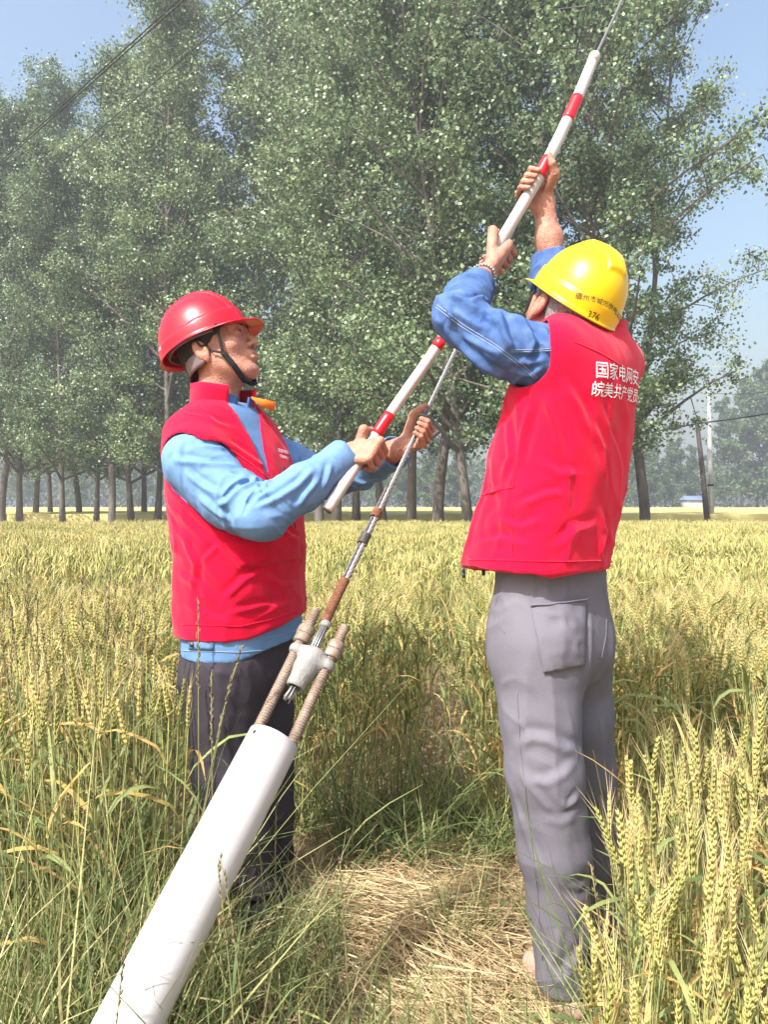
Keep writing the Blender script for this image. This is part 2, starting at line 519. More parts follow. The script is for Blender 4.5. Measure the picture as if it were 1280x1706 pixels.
def poplar_proto(seed, H, spread, nbr, per, size, base=2.2, fork=False, trunk_r=.165, thin_top=True):
    r = np.random.default_rng(seed)
    mb = MB()
    def trunk(z0, z1, p0, lean, r0, r1, n=9):
        pts, rad = [], []
        ph = r.uniform(0, 6.28, 2)
        for i in range(n):
            t = i / (n - 1)
            z = z0 + (z1 - z0) * t
            pts.append(p0 + np.array([lean[0] * t * (z1 - z0) + .22 * math.sin(2.6 * t + ph[0]) - .22 * math.sin(ph[0]),
                                      lean[1] * t * (z1 - z0) + .22 * math.sin(2.2 * t + ph[1]) - .22 * math.sin(ph[1]), z - p0[2]]))
            rad.append(r0 + (r1 - r0) * t ** .8)
        return pts, rad
    lean = r.normal(size=2) * .025
    stems = []
    if fork:
        p, q = trunk(0, 3.4, np.zeros(3), lean, trunk_r * 1.25, trunk_r)
        q[0] *= 1.2
        mb.tube(p, q, 10)
        for s in (-1, 1):
            stems.append(trunk(3.3, H * r.uniform(.9, 1), p[-1] - np.array([0, 0, .1]), lean + np.array([.07 * s, r.normal() * .03]), trunk_r * .8, .02))
    else:
        stems.append(trunk(0, H, np.zeros(3), lean, trunk_r, .02, 14))
        stems[0][1][0] *= 1.25
    C, R = [], []
    for p, q in stems:
        mb.tube(p, q, 10)
    zs = np.sort(base + (H - base) * r.random(nbr) ** 1.0)
    for i, z in enumerate(zs):
        p, q = stems[i % len(stems)]
        pz = np.array([v[2] for v in p])
        z = max(z, pz[0] + .3)
        o = np.array([np.interp(z, pz, [v[c] for v in p]) for c in range(3)])
        r0 = np.interp(z, pz, q)
        u = (z - base) / (H - base)
        L = spread * (1.0 - .62 * u ** 1.8) * r.uniform(.38, 1.22) * (.75 + .25 * min(1, u * 5))
        a = i * 2.4 + r.normal() * .4
        el = math.radians(r.uniform(18, 48) + 22 * u)
        pts = [o]; rad = [max(.02, r0 * .6)]
        for k in range(1, 5):
            t = k / 4
            e = el + .15 * math.sin(3 * t) - .25 * t * (1 - u)
            st = np.array([math.cos(a) * math.cos(e), math.sin(a) * math.cos(e), math.sin(e)])
            a += r.normal() * .12
            pts.append(pts[-1] + st * L / 4)
            rad.append(rad[0] * (1 - .8 * t) + .004)
        mb.tube(pts, rad, 5, caps=False)
        for t in (.38, .55, .7, .82, .92, 1.0):
            b = np.array([np.interp(t * 4, range(5), [v[c] for v in pts]) for c in range(3)])
            dv = unit(r.normal(size=3) + np.array([0, 0, .1]))
            e = b + dv * L * .22 * r.uniform(.4, 1.2) * (1.3 - .5 * t)
            mb.tube([b, (b + e) / 2 + r.normal(size=3) * .05, e], [.02, .014, .006], 4, caps=False)
            C.append(e); R.append(r.uniform(.16, .38))
            if t > .5 and r.random() < .55:
                C.append(b + r.normal(size=3) * .25); R.append(r.uniform(.18, .38))
    top = stems[0][0][-1]
    for k in range(6):
        C.append(top + np.array([r.normal() * .25, r.normal() * .25, -r.random() * 1.5])); R.append(.3)
    C = np.array(C); R = np.array(R)
    V, F, a = leaves_from(C, R, per, size, r)
    keep = None
    tm = mb.mesh('trunk', [M['bark']])
    return tm, V, F, a

def make_protos(specs, leafmat):
    out = []
    for s in specs:
        tm, V, F, a = poplar_proto(**s)
        out.append((tm, mesh_np('crown', V, F, False, [leafmat], None, a), s['H']))
    return out
near_protos = make_protos([
    dict(seed=11, H=22, spread=5.4, nbr=58, per=100, size=.115, base=2.6),
    dict(seed=12, H=21, spread=5.0, nbr=56, per=100, size=.115, base=2.4, fork=True),
    dict(seed=13, H=23, spread=5.6, nbr=60, per=96, size=.115, base=2.8),
    dict(seed=14, H=20, spread=5.0, nbr=54, per=100, size=.115, base=2.2),
    dict(seed=15, H=22, spread=5.8, nbr=64, per=100, size=.11, base=1.9)], M['leaf'])
far_protos = make_protos([
    dict(seed=21, H=16, spread=4.2, nbr=40, per=16, size=.40, base=1.2),
    dict(seed=22, H=18, spread=3.8, nbr=40, per=16, size=.40, base=1.6),
    dict(seed=23, H=13, spread=4.2, nbr=36, per=18, size=.38, base=.8)], M['leaf_far'])

def plant_tree(name, proto, x, y, s, rz, label, group, sz=1.0, tilt=(0, 0)):
    o = empty(name, (x, y, 0), rz)
    o.rotation_euler = (tilt[0], tilt[1], rz)
    o.scale = (s, s, s * sz)
    link(bpy.data.objects.new('trunk', proto[0]), o)
    link(bpy.data.objects.new('crown', proto[1]), o)
    return tag(o, label, 'tree', group)

ORD = ['first', 'second', 'third', 'fourth', 'fifth', 'sixth', 'seventh', 'eighth', 'ninth', 'tenth', 'eleventh', 'twelfth', 'thirteenth',
       'fourteenth', 'fifteenth', 'sixteenth', 'seventeenth', 'eighteenth', 'nineteenth', 'twentieth', 'twenty-first', 'twenty-second',
       'twenty-third', 'twenty-fourth', 'twenty-fifth', 'twenty-sixth', 'twenty-seventh', 'twenty-eighth', 'twenty-ninth', 'thirtieth']
# trunk pixel column, distance, prototype, scale
GROVE = [(-70, 40, 0, 1.0), (4, 38, 1, .95), (32, 38, 3, .98), (58, 42, 2, .95), (84, 48, 0, .95), (104, 35, 3, .82), (131, 44, 1, .92),
         (160, 37, 2, .80), (184, 34, 1, .86), (219, 36, 4, .92), (240, 46, 3, 1.08), (262, 37, 0, .99), (284, 33, 4, 1.0), (345, 35, 2, 1.16),
         (410, 34, 0, 1.15), (470, 39, 3, 1.3), (532, 33, 1, 1.1), (560, 27, 0, 1.0), (594, 32, 4, 1.05), (640, 28.5, 2, 1.0), (685, 27, 3, 1.1),
         (732, 24, 1, .95), (785, 22, 2, .92), (858, 26, 0, 1.1), (905, 21.5, 3, 1.0), (985, 20.5, 4, .93), (1075, 25, 1, .9)]
for i, (px, d, k, s) in enumerate(GROVE):
    x = (px - 640) / FPX * d
    if 0 < i < 24:
        lab = 'poplar in the grove, %s trunk counted from the left edge' % ORD[i - 1]
    else:
        lab = {0: 'poplar crown reaching in from beyond the left edge', 24: 'poplar directly behind the yellow helmet', 25: 'wide poplar overhanging the worker in the yellow helmet',
               26: 'poplar at the open end of the grove, nearest the street lamp'}[i]
    plant_tree('poplar_tree', near_protos[k], x, d, s, (i * 2.17) % 6.28, lab, 'poplars in the grove',
               tilt=(random.gauss(0, .012), random.gauss(0, .02)))
FAR = [(1058, 112, 2, .80), (1092, 118, 0, .70), (1122, 122, 2, .82), (1150, 126, 0, .62), (1206, 120, 1, .92), (1236, 114, 1, 1.05), (1262, 121, 0, 1.18), (1290, 112, 1, 1.15),
       (1330, 118, 0, 1.1), (40, 120, 2, .9), (130, 116, 0, .75), (230, 122, 2, .9), (520, 118, 2, .8), (580, 126, 0, .7), (630, 116, 2, .9), (680, 122, 0, .75), (720, 118, 2, .95),
       (762, 124, 0, .8), (830, 118, 2, .8), (900, 122, 0, .8), (980, 118, 2, .8), (1020, 124, 0, .75), (320, 122, 0, .8), (420, 118, 2, .8), (-60, 122, 0, .8)]
farlab = {0: 'hazy far tree beside the grove at the red vest', 1: 'hazy far tree, second clump before the blue roof', 2: 'hazy far tree just left of the blue roofed shed',
          3: 'low far tree behind the blue roofed shed', 4: 'tall far poplar beside the street lamp', 5: 'tall far poplar in the middle of the clump past the lamp',
          6: 'tallest far poplar near the right edge', 7: 'far poplar cut by the right edge'}
for i, (px, d, k, s) in enumerate(FAR):
    plant_tree('far_tree', far_protos[k], (px - 640) / FPX * d, d, s, i * 1.7, farlab.get(i, 'hazy tree of the far row glimpsed beyond the fields'), 'far row of trees')

# the wood behind the far fields, one mass at this distance
n = 5200
C = np.stack([rng.uniform(-125, 125, n), rng.uniform(138, 156, n), np.zeros(n)], 1)
hh = 5.5 + 5.5 * vnoise(np.stack([C[:, 0] * .11, C[:, 1] * .05, 0 * hh_ if False else 0 * C[:, 0]], 1), 31)
C[:, 2] = rng.random(n) ** .8 * hh
V, F, a = leaves_from(C, np.full(n, .8), 9, .62, rng)
V[:, 2] = np.maximum(V[:, 2], .05)
tag(obj_np('treeline', V, F, M['leaf_far'], None, False, None, None, a), 'low hazy wood closing the view beyond the far wheat', 'treeline', kind='stuff')

# ------------------------------------------------------------------ poles, street lamp, cables, shed
def mesh_tube(name, pts, rad, m, parent=None, n=8):
    mb = MB(); mb.tube(pts, rad, n); return mb.build(name, m, parent)
pb = at(1181, 868, 38); pt = at(1162, 702, 38)
o = empty('prop_pole', (pb[0], 38, 0))
mesh_tube('shaft', [np.array([pb[0], 38, -.3]), (pb + pt) / 2, pt], [.15, .125, .10], M['old_wood'], o, 10)
mesh_tube('cap', [pt, pt + np.array([0, 0, .06])], [.12, .06], M['old_wood'], o, 10)
tag(o, 'dark wooden pole leaning against the street lamp post', 'pole')
lb = at(1187, 868, 38.6); lt = at(1181, 652, 38.6)
o = empty('street_lamp', (lb[0], 38.6, 0))
mesh_tube('post', [np.array([lb[0], 38.6, -.3]), lt], [.15, .085], M['concrete'], o, 12)
arm = [lt + np.array([0, 0, -.25]), lt + np.array([.45, 0, .22]), lt + np.array([1.0, 0, .45]), lt + np.array([1.35, 0, .55])]
mesh_tube('arm', arm, [.03, .03, .028, .025], M['lamp'], o)
mb = MB(); c = arm[-1]
rot = np.array([[math.cos(.38), 0, -math.sin(.38)], [0, 1, 0], [math.sin(.38), 0, math.cos(.38)]])
mb.box(c + np.array([.25, 0, .09]), (.62, .22, .07), rot); mb.box(c + np.array([.25, 0, .045]), (.5, .17, .03), rot)
mb.build('lamp_head', M['lamp'], o, smooth=False)
mesh_tube('band', [lb + (lt - lb) * .27, lb + (lt - lb) * .285], [.155, .155], M['cable'], o)
tag(o, 'slim grey concrete street lamp with angled head at the field edge', 'street lamp')

def cable(name, pts, r, label, m=None):
    P = [np.asarray(p, float) for p in pts]
    return tag(mesh_tube(name, P, r, m or M['cable'], None, 6), label, 'cable')
def sag(a, b, s, n=12):
    return [a + (b - a) * t - np.array([0, 0, 4 * s * t * (1 - t)]) for t in np.linspace(0, 1, n)]
z = 9.4
cable('overhead_cable', sag(np.array([-30.2, 39.4, 9.4]), np.array([6, 3.1, 9.4]), .10), .012, 'upper of the paired black cables crossing the sky', M['cable'])
cable('overhead_cable', sag(np.array([-30.4, 39.4, 9.18]), np.array([6, 2.95, 9.18]), .10), .012, 'lower of the paired black cables crossing the sky')
a = at(118, 256, 17); b = at(418, 0, 11.9)
u = (b - a)
cable('overhead_cable', [a - u * 2.2, a, b, b + u * 1.2], .009, 'single thin cable running below the paired cables')
a = at(1066, 84, 13); b = at(1156, 0, 11.6); u = b - a
cable('overhead_cable', [a - u * .6, a, b, b + u * 3], .009, 'short dark cable in front of the poplar leaves beside the rod tip')
pA = pt + np.array([0, -.12, -.12])
cable('service_cable', [at(1040, 728, 46), at(1085, 720, 43), pA, at(1230, 697, 36), at(1300, 686, 34.5), at(1600, 640, 31)], .035, 'thick black cable tied to the top of the leaning pole')
cable('lamp_cable', [lt + np.array([.05, 0, -.1]), at(1230, 657, 38), at(1280, 653, 37), at(1500, 640, 34)], .012, 'thin cable leaving the street lamp towards the right edge')

# shed with a blue roof far beyond the fields
o = empty('shed', (0, 0, 0)); c = at(1160, 838, 112); o.location = (c[0], c[1], 0)
mb = MB(); mb.box((c[0], c[1], .9), (3.2, 3, 1.8)); mb.build('wall', mat('shed_wall', (.45, .43, .42), .9, .1), o, False)
mb = MB()
mb.add([(c[0] - 1.8, c[1] - 1.8, 1.75), (c[0] + 1.8, c[1] - 1.8, 1.75), (c[0] + 1.8, c[1], 2.35), (c[0] - 1.8, c[1], 2.35), (c[0] - 1.8, c[1] + 1.8, 1.75), (c[0] + 1.8, c[1] + 1.8, 1.75)],
       [[0, 3, 4], [1, 5, 2]], [[0, 1, 2, 3], [3, 2, 5, 4]])
mb.build('roof', mat('blue_roof', (.16, .22, .34), .5, .4), o, False)
mb = MB(); mb.box((c[0] + .9, c[1] - 1.52, .85), (.9, .06, 1.7)); mb.build('door', mat('shed_door', (.12, .13, .15), .7, .2), o, False)
tag(o, 'small far shed with a bright blue pitched roof', 'shed')
# ------------------------------------------------------------------ wheat
WM = [M['w_stem'], M['w_ear'], M['w_leaf'], M['w_dry'], M['w_awn']]
def ear_geom(mb, base, ax, L, r, detail, m_ear=1, m_awn=4):
    ax = unit(ax)
    side = unit(np.cross(ax, [math.cos(r.random() * 6.28), math.sin(r.random() * 6.28), .1]))
    n2 = np.cross(ax, side)
    if detail >= 2:
        rows = int(L / .0054)
        for i in range(rows):
            t = i / (rows - 1)
            w = .0066 * (1 - .45 * t) * (.75 + .25 * min(1, t * 5))
            s = 1 if i % 2 else -1
            p = base + ax * (L * t)
            for (o, k) in ((side * s, 1.0), (n2 * .62 + side * s * .35, .85), (-n2 * .62 + side * s * .35, .85)):
                d = unit(ax + o * .42)
                mb.octa(p + o * w * .72 + ax * .004, d, np.cross(d, o) + side * .01, .0160 * (1 - .2 * t), .0052 * k, .0042, m_ear)
            if i % 1 == 0:
                o = unit(side * s + n2 * r.uniform(-.8, .8))
                q = p + o * w + ax * .008
                La = r.uniform(.03, .07) * (.6 + .5 * t)
                e = q + unit(ax + o * r.uniform(.16, .38)) * La
                sd = unit(np.cross(e - q, [.3, -1, .2])) * .00065
                mb.add([q - sd, q + sd, e], [[0, 1, 2]], (), m_awn)
    else:
        pts = [base, base + ax * L * .25, base + ax * L * .7, base + ax * L]
        mb.tube(pts, [.003, .0072, .0064, .002], 5, m_ear, caps=False)
        for k in range(5):
            o = unit(r.normal(size=3)); q = base + ax * L * r.uniform(.3, 1)
            e = q + unit(ax + o * .35) * .05
            sd = unit(np.cross(e - q, [.3, -1, .2])) * .0011
            mb.add([q - sd, q + sd, e], [[0, 1, 2]], (), m_awn)

def leaf_geom(mb, p, az, L, w, r, m, up=.9, n=5, droop=1.6):
    d = np.array([math.cos(az), math.sin(az), 0]); side = np.array([-d[1], d[0], 0]) + np.array([0, 0, r.normal() * .3])
    pts, wid = [], []
    q = np.array(p, float); e = up + r.normal() * .15
    for i in range(n):
        t = i / (n - 1)
        pts.append(q.copy()); wid.append(w * (math.sin(math.pi * min(1, .18 + t * .82)) ** .8) + .0006)
        q = q + (d * math.cos(e) + np.array([0, 0, math.sin(e)])) * L / (n - 1)
        e -= droop / (n - 1) * r.uniform(.4, 1.6)
    mb.ribbon(pts, wid, side, m)

def stalk_pts(h, r, lean=.06, n=4):
    a = r.random() * 6.28; k = lean * r.random()
    return [np.array([math.cos(a) * k * h * t * t, math.sin(a) * k * h * t * t, h * t]) for t in np.linspace(0, 1, n)]

def wheat_plant(mb, r, h, detail, o=np.zeros(3), leaves=3, green=0.0, ear=True):
    pts = [p + o for p in stalk_pts(h, r)]
    w = .0017 if detail >= 2 else .0022
    mb.tube(pts, [w * 1.2, w * 1.1, w, w * .8], 3, 0, caps=False)
    tip = pts[-1]; ax = unit(pts[-1] - pts[-2] + r.normal(size=3) * .09)
    if ear:
        ear_geom(mb, tip - ax * .004, ax, r.uniform(.058, .085), r, detail)
    for k in range(leaves):
        t = r.uniform(.25, .92)
        p = pts[0] + (pts[-1] - pts[0]) * t
        dry = r.random() < (.34 - green) + .25 * (t < .45)
        leaf_geom(mb, p, r.random() * 6.28, r.uniform(.12, .24), r.uniform(.006, .011), r, 3 if dry else 2, up=r.uniform(.7, 1.3), droop=r.uniform(.6, 2.4),
                  n=5 if detail >= 2 else 4)

proto_col = bpy.data.collections.new('wheat_kinds')
def proto_obj(col, name, mb, mats):
    o = bpy.data.objects.new(name, mb.mesh(name, mats, True)); col.objects.link(o); return o
singles, clumps, greens = [bpy.data.collections.new(n) for n in ('wheat_single', 'wheat_clump', 'grass_clump')]
NS = 22
for i in range(NS):
    r = np.random.default_rng(100 + i); mb = MB()
    wheat_plant(mb, r, .64, 2, leaves=4)
    proto_obj(singles, 'wheat_%02d' % i, mb, WM)
NC = 8
for i in range(NC):
    r = np.random.default_rng(200 + i); mb = MB()
    for k in range(30):
        wheat_plant(mb, r, .66 * r.uniform(.86, 1.07), 1, np.array([r.uniform(-.17, .17), r.uniform(-.17, .17), 0]), leaves=2)
    proto_obj(clumps, 'clump_%02d' % i, mb, WM)

def scatter(name, P, rot, sc, idx, col, label, cat):
    """one object whose points carry instances of the plants in col"""
    me = bpy.data.meshes.new(name)
    me.vertices.add(len(P)); me.vertices.foreach_set('co', np.asarray(P, np.float32).ravel())
    for nm, ty, v, key in (('rot', 'FLOAT_VECTOR', rot, 'vector'), ('sc', 'FLOAT', sc, 'value'), ('idx', 'INT', idx, 'value')):
        a = me.attributes.new(nm, ty, 'POINT')
        a.data.foreach_set(key, np.asarray(v, np.int32 if ty == 'INT' else np.float32).ravel())
    o = link(bpy.data.objects.new(name, me))
    g = bpy.data.node_groups.new(name, 'GeometryNodeTree')
    g.interface.new_socket('Geometry', in_out='INPUT', socket_type='NodeSocketGeometry')
    g.interface.new_socket('Geometry', in_out='OUTPUT', socket_type='NodeSocketGeometry')
    N = g.nodes; L = g.links
    gi, go = N.new('NodeGroupInput'), N.new('NodeGroupOutput')
    ci = N.new('GeometryNodeCollectionInfo'); ci.inputs['Collection'].default_value = col
    ci.inputs['Separate Children'].default_value = True; ci.inputs['Reset Children'].default_value = True
    ip = N.new('GeometryNodeInstanceOnPoints'); ip.inputs['Pick Instance'].default_value = True
    def na(nm, ty):
        n = N.new('GeometryNodeInputNamedAttribute'); n.data_type = ty; n.inputs['Name'].default_value = nm; return n.outputs['Attribute']
    er = N.new('FunctionNodeEulerToRotation')
    L.new(gi.outputs[0], ip.inputs['Points']); L.new(ci.outputs[0], ip.inputs['Instance'])
    L.new(na('idx', 'INT'), ip.inputs['Instance Index'])
    L.new(na('rot', 'FLOAT_VECTOR'), er.inputs[0]); L.new(er.outputs[0], ip.inputs['Rotation'])
    L.new(na('sc', 'FLOAT'), ip.inputs['Scale'])
    L.new(ip.outputs[0], go.inputs[0])
    md = o.modifiers.new('scatter', 'NODES'); md.node_group = g
    return tag(o, label, cat, kind='stuff')

def field_mask(x, y):
    """True where wheat stands"""
    px = 640 + x / y * FPX
    w = .10 * np.sin(x * 9 + 1) + .06 * np.sin(x * 23)
    ok = np.ones(len(x), bool)
    near = y < 2.62 + w
    left = (px < 292) & (y > 1.62)
    right = (px > 1056 - 55 * np.clip((1.5 - y) / .4, 0, 1)) & (y < 1.72)
    right2 = (px > 1052) & (y >= 1.72)
    behind_b = (px > 860) & (px < 1052) & (y > 2.35)
    ok &= ~near | left | right | right2 | behind_b
    ok &= ~((np.abs(x - .075 * y) < .09) & (y < 7) & (rng.random(len(x)) < .88))           # trodden gap
    ok &= ~((px > 1040) & (y > 1.72) & (y < 2.15) & (rng.random(len(x)) < .55))
    ok &= ~((((x + .42) / .30) ** 2 + ((y - 2.24) / .26) ** 2 < 1) | (((x - .40) / .22) ** 2 + ((y - 1.83) / .27) ** 2 < 1))
    # clear of the leaning pipe
    t = np.clip((y - .9) / (1.59 - .9), 0, 1)
    ok &= ~((np.abs(x - (-.58 + (.35) * t)) < .085) & (y < 1.62))
    return ok

def field_h(x, y):
    px = 640 + x / y * FPX
    h = .66 + .07 * (vnoise(np.stack([x * 2, y * 2, 0 * x], 1), 9) - .5) + rng.normal(0, .03, len(x))
    h = np.where((px > 1000) & (y < 1.75), .40 + .26 * (y - 1.05) + rng.normal(0, .045, len(x)), h)
    h = np.where((px > 1000) & (y >= 1.75) & (y < 2.2), .46 + rng.normal(0, .03, len(x)), h)
    return h

# near field, plant by plant
dens = 300
def sample(y0, y1, dens, wid):
    A = (y1 - y0) * 2 * wid(y1)
    n = int(A * dens)
    y = rng.uniform(y0, y1, n); x = rng.uniform(-wid(y1), wid(y1), n)
    k = np.abs(x) < wid(y)
    return x[k], y[k]
x, y = sample(.95, 4.6, 330, lambda q: .62 * q + .35)
xa, ya = rng.uniform(.26, .95, 240), rng.uniform(.98, 1.72, 240)
x, y = np.concatenate([x, xa]), np.concatenate([y, ya])
k = field_mask(x, y); x, y = x[k], y[k]
h = field_h(x, y)
px = 640 + x / y * FPX
order = np.argsort(y + 10 * ((px < -20) | (px > 1300)))
ind = order[:290]; rest = order[290:]
# the largest ones stand as plants of their own
stalk_me, ear_me, leaf_me = [], [], []
for i in range(10):
    r = np.random.default_rng(300 + i)
    mb = MB(); pts = stalk_pts(.6, r, .05, 5); mb.tube(pts, [.0022, .002, .0018, .0016, .0014], 4, 0, caps=False); stalk_me.append((mb.mesh('stalk', [M['w_stem']]), pts))
    for _ in range(2):
        mb = MB(); ear_geom(mb, np.zeros(3), np.array([r.normal() * .14, r.normal() * .14, 1]), r.uniform(.062, .10), r, 2, 0, 1); ear_me.append(mb.mesh('ear', [M['w_ear'], M['w_awn']], False))
    mb = MB(); ear_geom(mb, np.zeros(3), np.array([r.normal() * .08, r.normal() * .08, 1]), r.uniform(.075, .10), r, 2, 0, 1); ear_me.append(mb.mesh('ear', [M['w_ear'], M['w_awn']], False))
for i in range(14):
    r = np.random.default_rng(340 + i)
    mb = MB(); leaf_geom(mb, np.zeros(3), 0, r.uniform(.14, .26), r.uniform(.007, .012), r, 0, up=r.uniform(.7, 1.3), n=6, droop=r.uniform(.6, 2.6))
    leaf_me.append(mb.mesh('leaf', [M['w_dry'] if i % 3 == 0 else M['w_leaf']]))
for j, q in enumerate(ind):
    o = empty('wheat_plant', (x[q], y[q], 0), random.random() * 6.28)
    s = h[q] / .62
    o.scale = (1, 1, s) if False else (s, s, s)
    o.rotation_euler = (random.gauss(0, .09), random.gauss(0, .09), random.random() * 6.28)
    v = random.randrange(10)
    link(bpy.data.objects.new('stalk', stalk_me[v][0]), o)
    e = link(bpy.data.objects.new('ear', ear_me[random.randrange(len(ear_me))]), o)
    e.location = stalk_me[v][1][-1]; e.rotation_euler = (random.gauss(0, .1), random.gauss(0, .1), random.random() * 6.28)
    es = 1.0 / s * random.uniform(.82, 1.22); e.scale = (es, es, es)
    for _ in range(random.choice((2, 3, 3))):
        t = random.uniform(.25, .92); l = link(bpy.data.objects.new('leaf', leaf_me[random.randrange(14)]), o)
        l.location = stalk_me[v][1][0] * (1 - t) + stalk_me[v][1][-1] * t; l.rotation_euler = (0, 0, random.random() * 6.28)
    if 640 + x[q] / y[q] * FPX > 640:
        tag(o, 'ripening yellow-green wheat plant standing close to the camera by the grey trousers', 'wheat plant', 'wheat plants beside the grey trousers')
    else:
        tag(o, 'ripening wheat plant among the tall grass near the white pipe', 'wheat plant', 'wheat plants behind the white pipe')
def rots(n, t=.07):
    return np.stack([rng.normal(0, t, n), rng.normal(0, t, n), rng.uniform(0, 6.28, n)], 1)
P = np.stack([x[rest], y[rest], 0 * x[rest]], 1)
scatter('near_wheat', P, rots(len(P)), h[rest] / .66, rng.integers(0, NS, len(P)), singles, 'dense ripening wheat around and behind the two workers', 'wheat')
# the field beyond, clump by clump
x, y = sample(4.4, 19.3, 12.5, lambda q: .60 * q + 1.2)
k = field_mask(x, y); x, y = x[k], y[k]
P = np.stack([x, y, 0 * x], 1)
h = .66 + .07 * (vnoise(np.stack([x * .8, y * .8, 0 * x], 1), 9) - .5)
scatter('wheat_field', P, rots(len(P), .04), h / .66, rng.integers(0, NC, len(P)), clumps, 'level yellow wheat field stretching to the poplar grove', 'wheat')
# ------------------------------------------------------------------ people: tools
CAMP = np.array([0, 0, CAM_H])
def ray(bvh, px, py, far=6.0):
    d = unit(at(px, py, 1.0) - CAMP)
    hit, n, i, t = bvh.ray_cast(Vector(CAMP), Vector(d), far)
    if hit is None: return None, None
    n = np.array(n)
    if n @ d > 0: n = -n
    return np.array(hit), n
def rayn(bvh, px, py, d=1.8):
    h, n = ray(bvh, px, py)
    if h is None:
        hit, n, i, t = bvh.find_nearest(Vector(at(px, py, d))); h, n = np.array(hit), np.array(n)
    return h, n
def snap(bvh, p, off):
    hit, n, i, t = bvh.find_nearest(Vector(p))
    return np.array(hit) + np.array(n) * off

def frame(f, up=(0, 0, 1)):
    f = unit(f); l = unit(np.cross(up, f)); u = np.cross(f, l)
    return np.stack([f, l, u], 1)               # columns forward, left, up

def mirror(pts): return [np.array([p[0], -p[1], p[2]]) for p in pts]

def head_geom(neck_l, seed=0):
    """head in its own frame (x forward, y left, z up); neck_l = base of the neck in that frame"""
    G = Grid((-.15, -.115, -.25), (.145, .115, .15), .0029)
    f = ell(G, (-.012, 0, .038), (.100, .077, .088))
    f = smin(f, ell(G, (.028, 0, -.025), (.064, .060, .092)), .03)
    for s in (-1, 1):
        f = smin(f, cap(G, (.0, s * .052, -.052), (.062, s * .022, -.098), .022, .017), .028)
        f = smin(f, ell(G, (.058, s * .043, -.022), (.026, .024, .024)), .022)
        f = smin(f, cap(G, (.078, s * .046, .026), (.088, s * .014, .028), .011), .014)
    f = smin(f, ell(G, (.071, 0, -.100), (.021, .022, .019)), .018)
    f = smin(f, cap(G, (-.015, 0, -.05), neck_l, .056, .064), .03)
    f = smin(f, cap(G, (.02, 0, -.085), np.asarray(neck_l) * .6 + np.array([.028, 0, 0]), .030, .028), .02)
    for s in (-1, 1):
        f = smax(f, -ell(G, (.104, s * .031, .008), (.022, .017, .012)), .010)
        f = smin(f, ell(G, (.082, s * .031, .006), (.0125, .0145, .0125)), .003)
    f = smin(f, cap(G, (.090, 0, .018), (.111, 0, -.026), .0062, .0095), .008)
    f = smin(f, ell(G, (.112, 0, -.031), (.0100, .0100, .0095)), .006)
    for s in (-1, 1):
        f = smin(f, ell(G, (.099, s * .0135, -.034), (.011, .007, .0075)), .005)
        f = smax(f, -ell(G, (.106, s * .006, -.040), (.005, .0035, .004)), .003)
        f = smax(f, -cap(G, (.098, s * .022, -.036), (.084, s * .034, -.066), .002), .008)
    f = smin(f, ell(G, (.088, 0, -.060), (.016, .026, .014)), .012)
    f = smin(f, cap(G, (.097, .014, -.0585), (.097, -.014, -.0585), .0062), .004)
    f = smin(f, cap(G, (.0945, .013, -.0705), (.0945, -.013, -.0705), .0072), .004)
    f = smax(f, -ell(G, (.107, 0, -.0645), (.010, .026, .0016)), .003)
    f = smax(f, -ell(G, (.098, 0, -.0835), (.008, .018, .004)), .006)
    for s in (-1, 1):
        a = .32
        Mx = np.array([[math.cos(a), 0, math.sin(a)], [0, 1, 0], [-math.sin(a), 0, math.cos(a)]])
        e = ell(G, (-.016, s * .082, -.012), (.020, .010, .034), Mx)
        e = smin(e, ell(G, (-.008, s * .079, -.042), (.009, .007, .010)), .006)
        e = smax(e, -ell(G, (-.012, s * .092, -.008), (.0115, .0075, .021), Mx), .004)
        e = smin(e, ell(G, (-.004, s * .083, -.014), (.005, .005, .008)), .004)
        f = smin(f, e, .005)
    V, F = snet(f, G)
    return relax(V, F, 1, .4), F

def hair_geom(zmin_side, nape):
    G = Grid((-.13, -.1, -.14), (.11, .1, .145), .004)
    f = smin(ell(G, (-.014, 0, .038), (.105, .0815, .092)), cap(G, (-.045, 0, -.03), (-.06, 0, -.10), .062, .056), .03)
    cut = np.maximum(zmin_side - G.Z, -1)
    line = np.where(G.X > .0, zmin_side + (G.X) * .55, np.where(G.X > -.035, zmin_side, np.interp(G.X, [-.12, -.035], [nape, zmin_side - .01])))
    f = np.maximum(f, (line - G.Z) * .8)
    V, F = snet(f, G)
    N = vnormals(V, F)
    V = V + N * ((vnoise(V * np.array([160, 160, 60]), 2) - .5) * .003)[:, None]
    return V, F

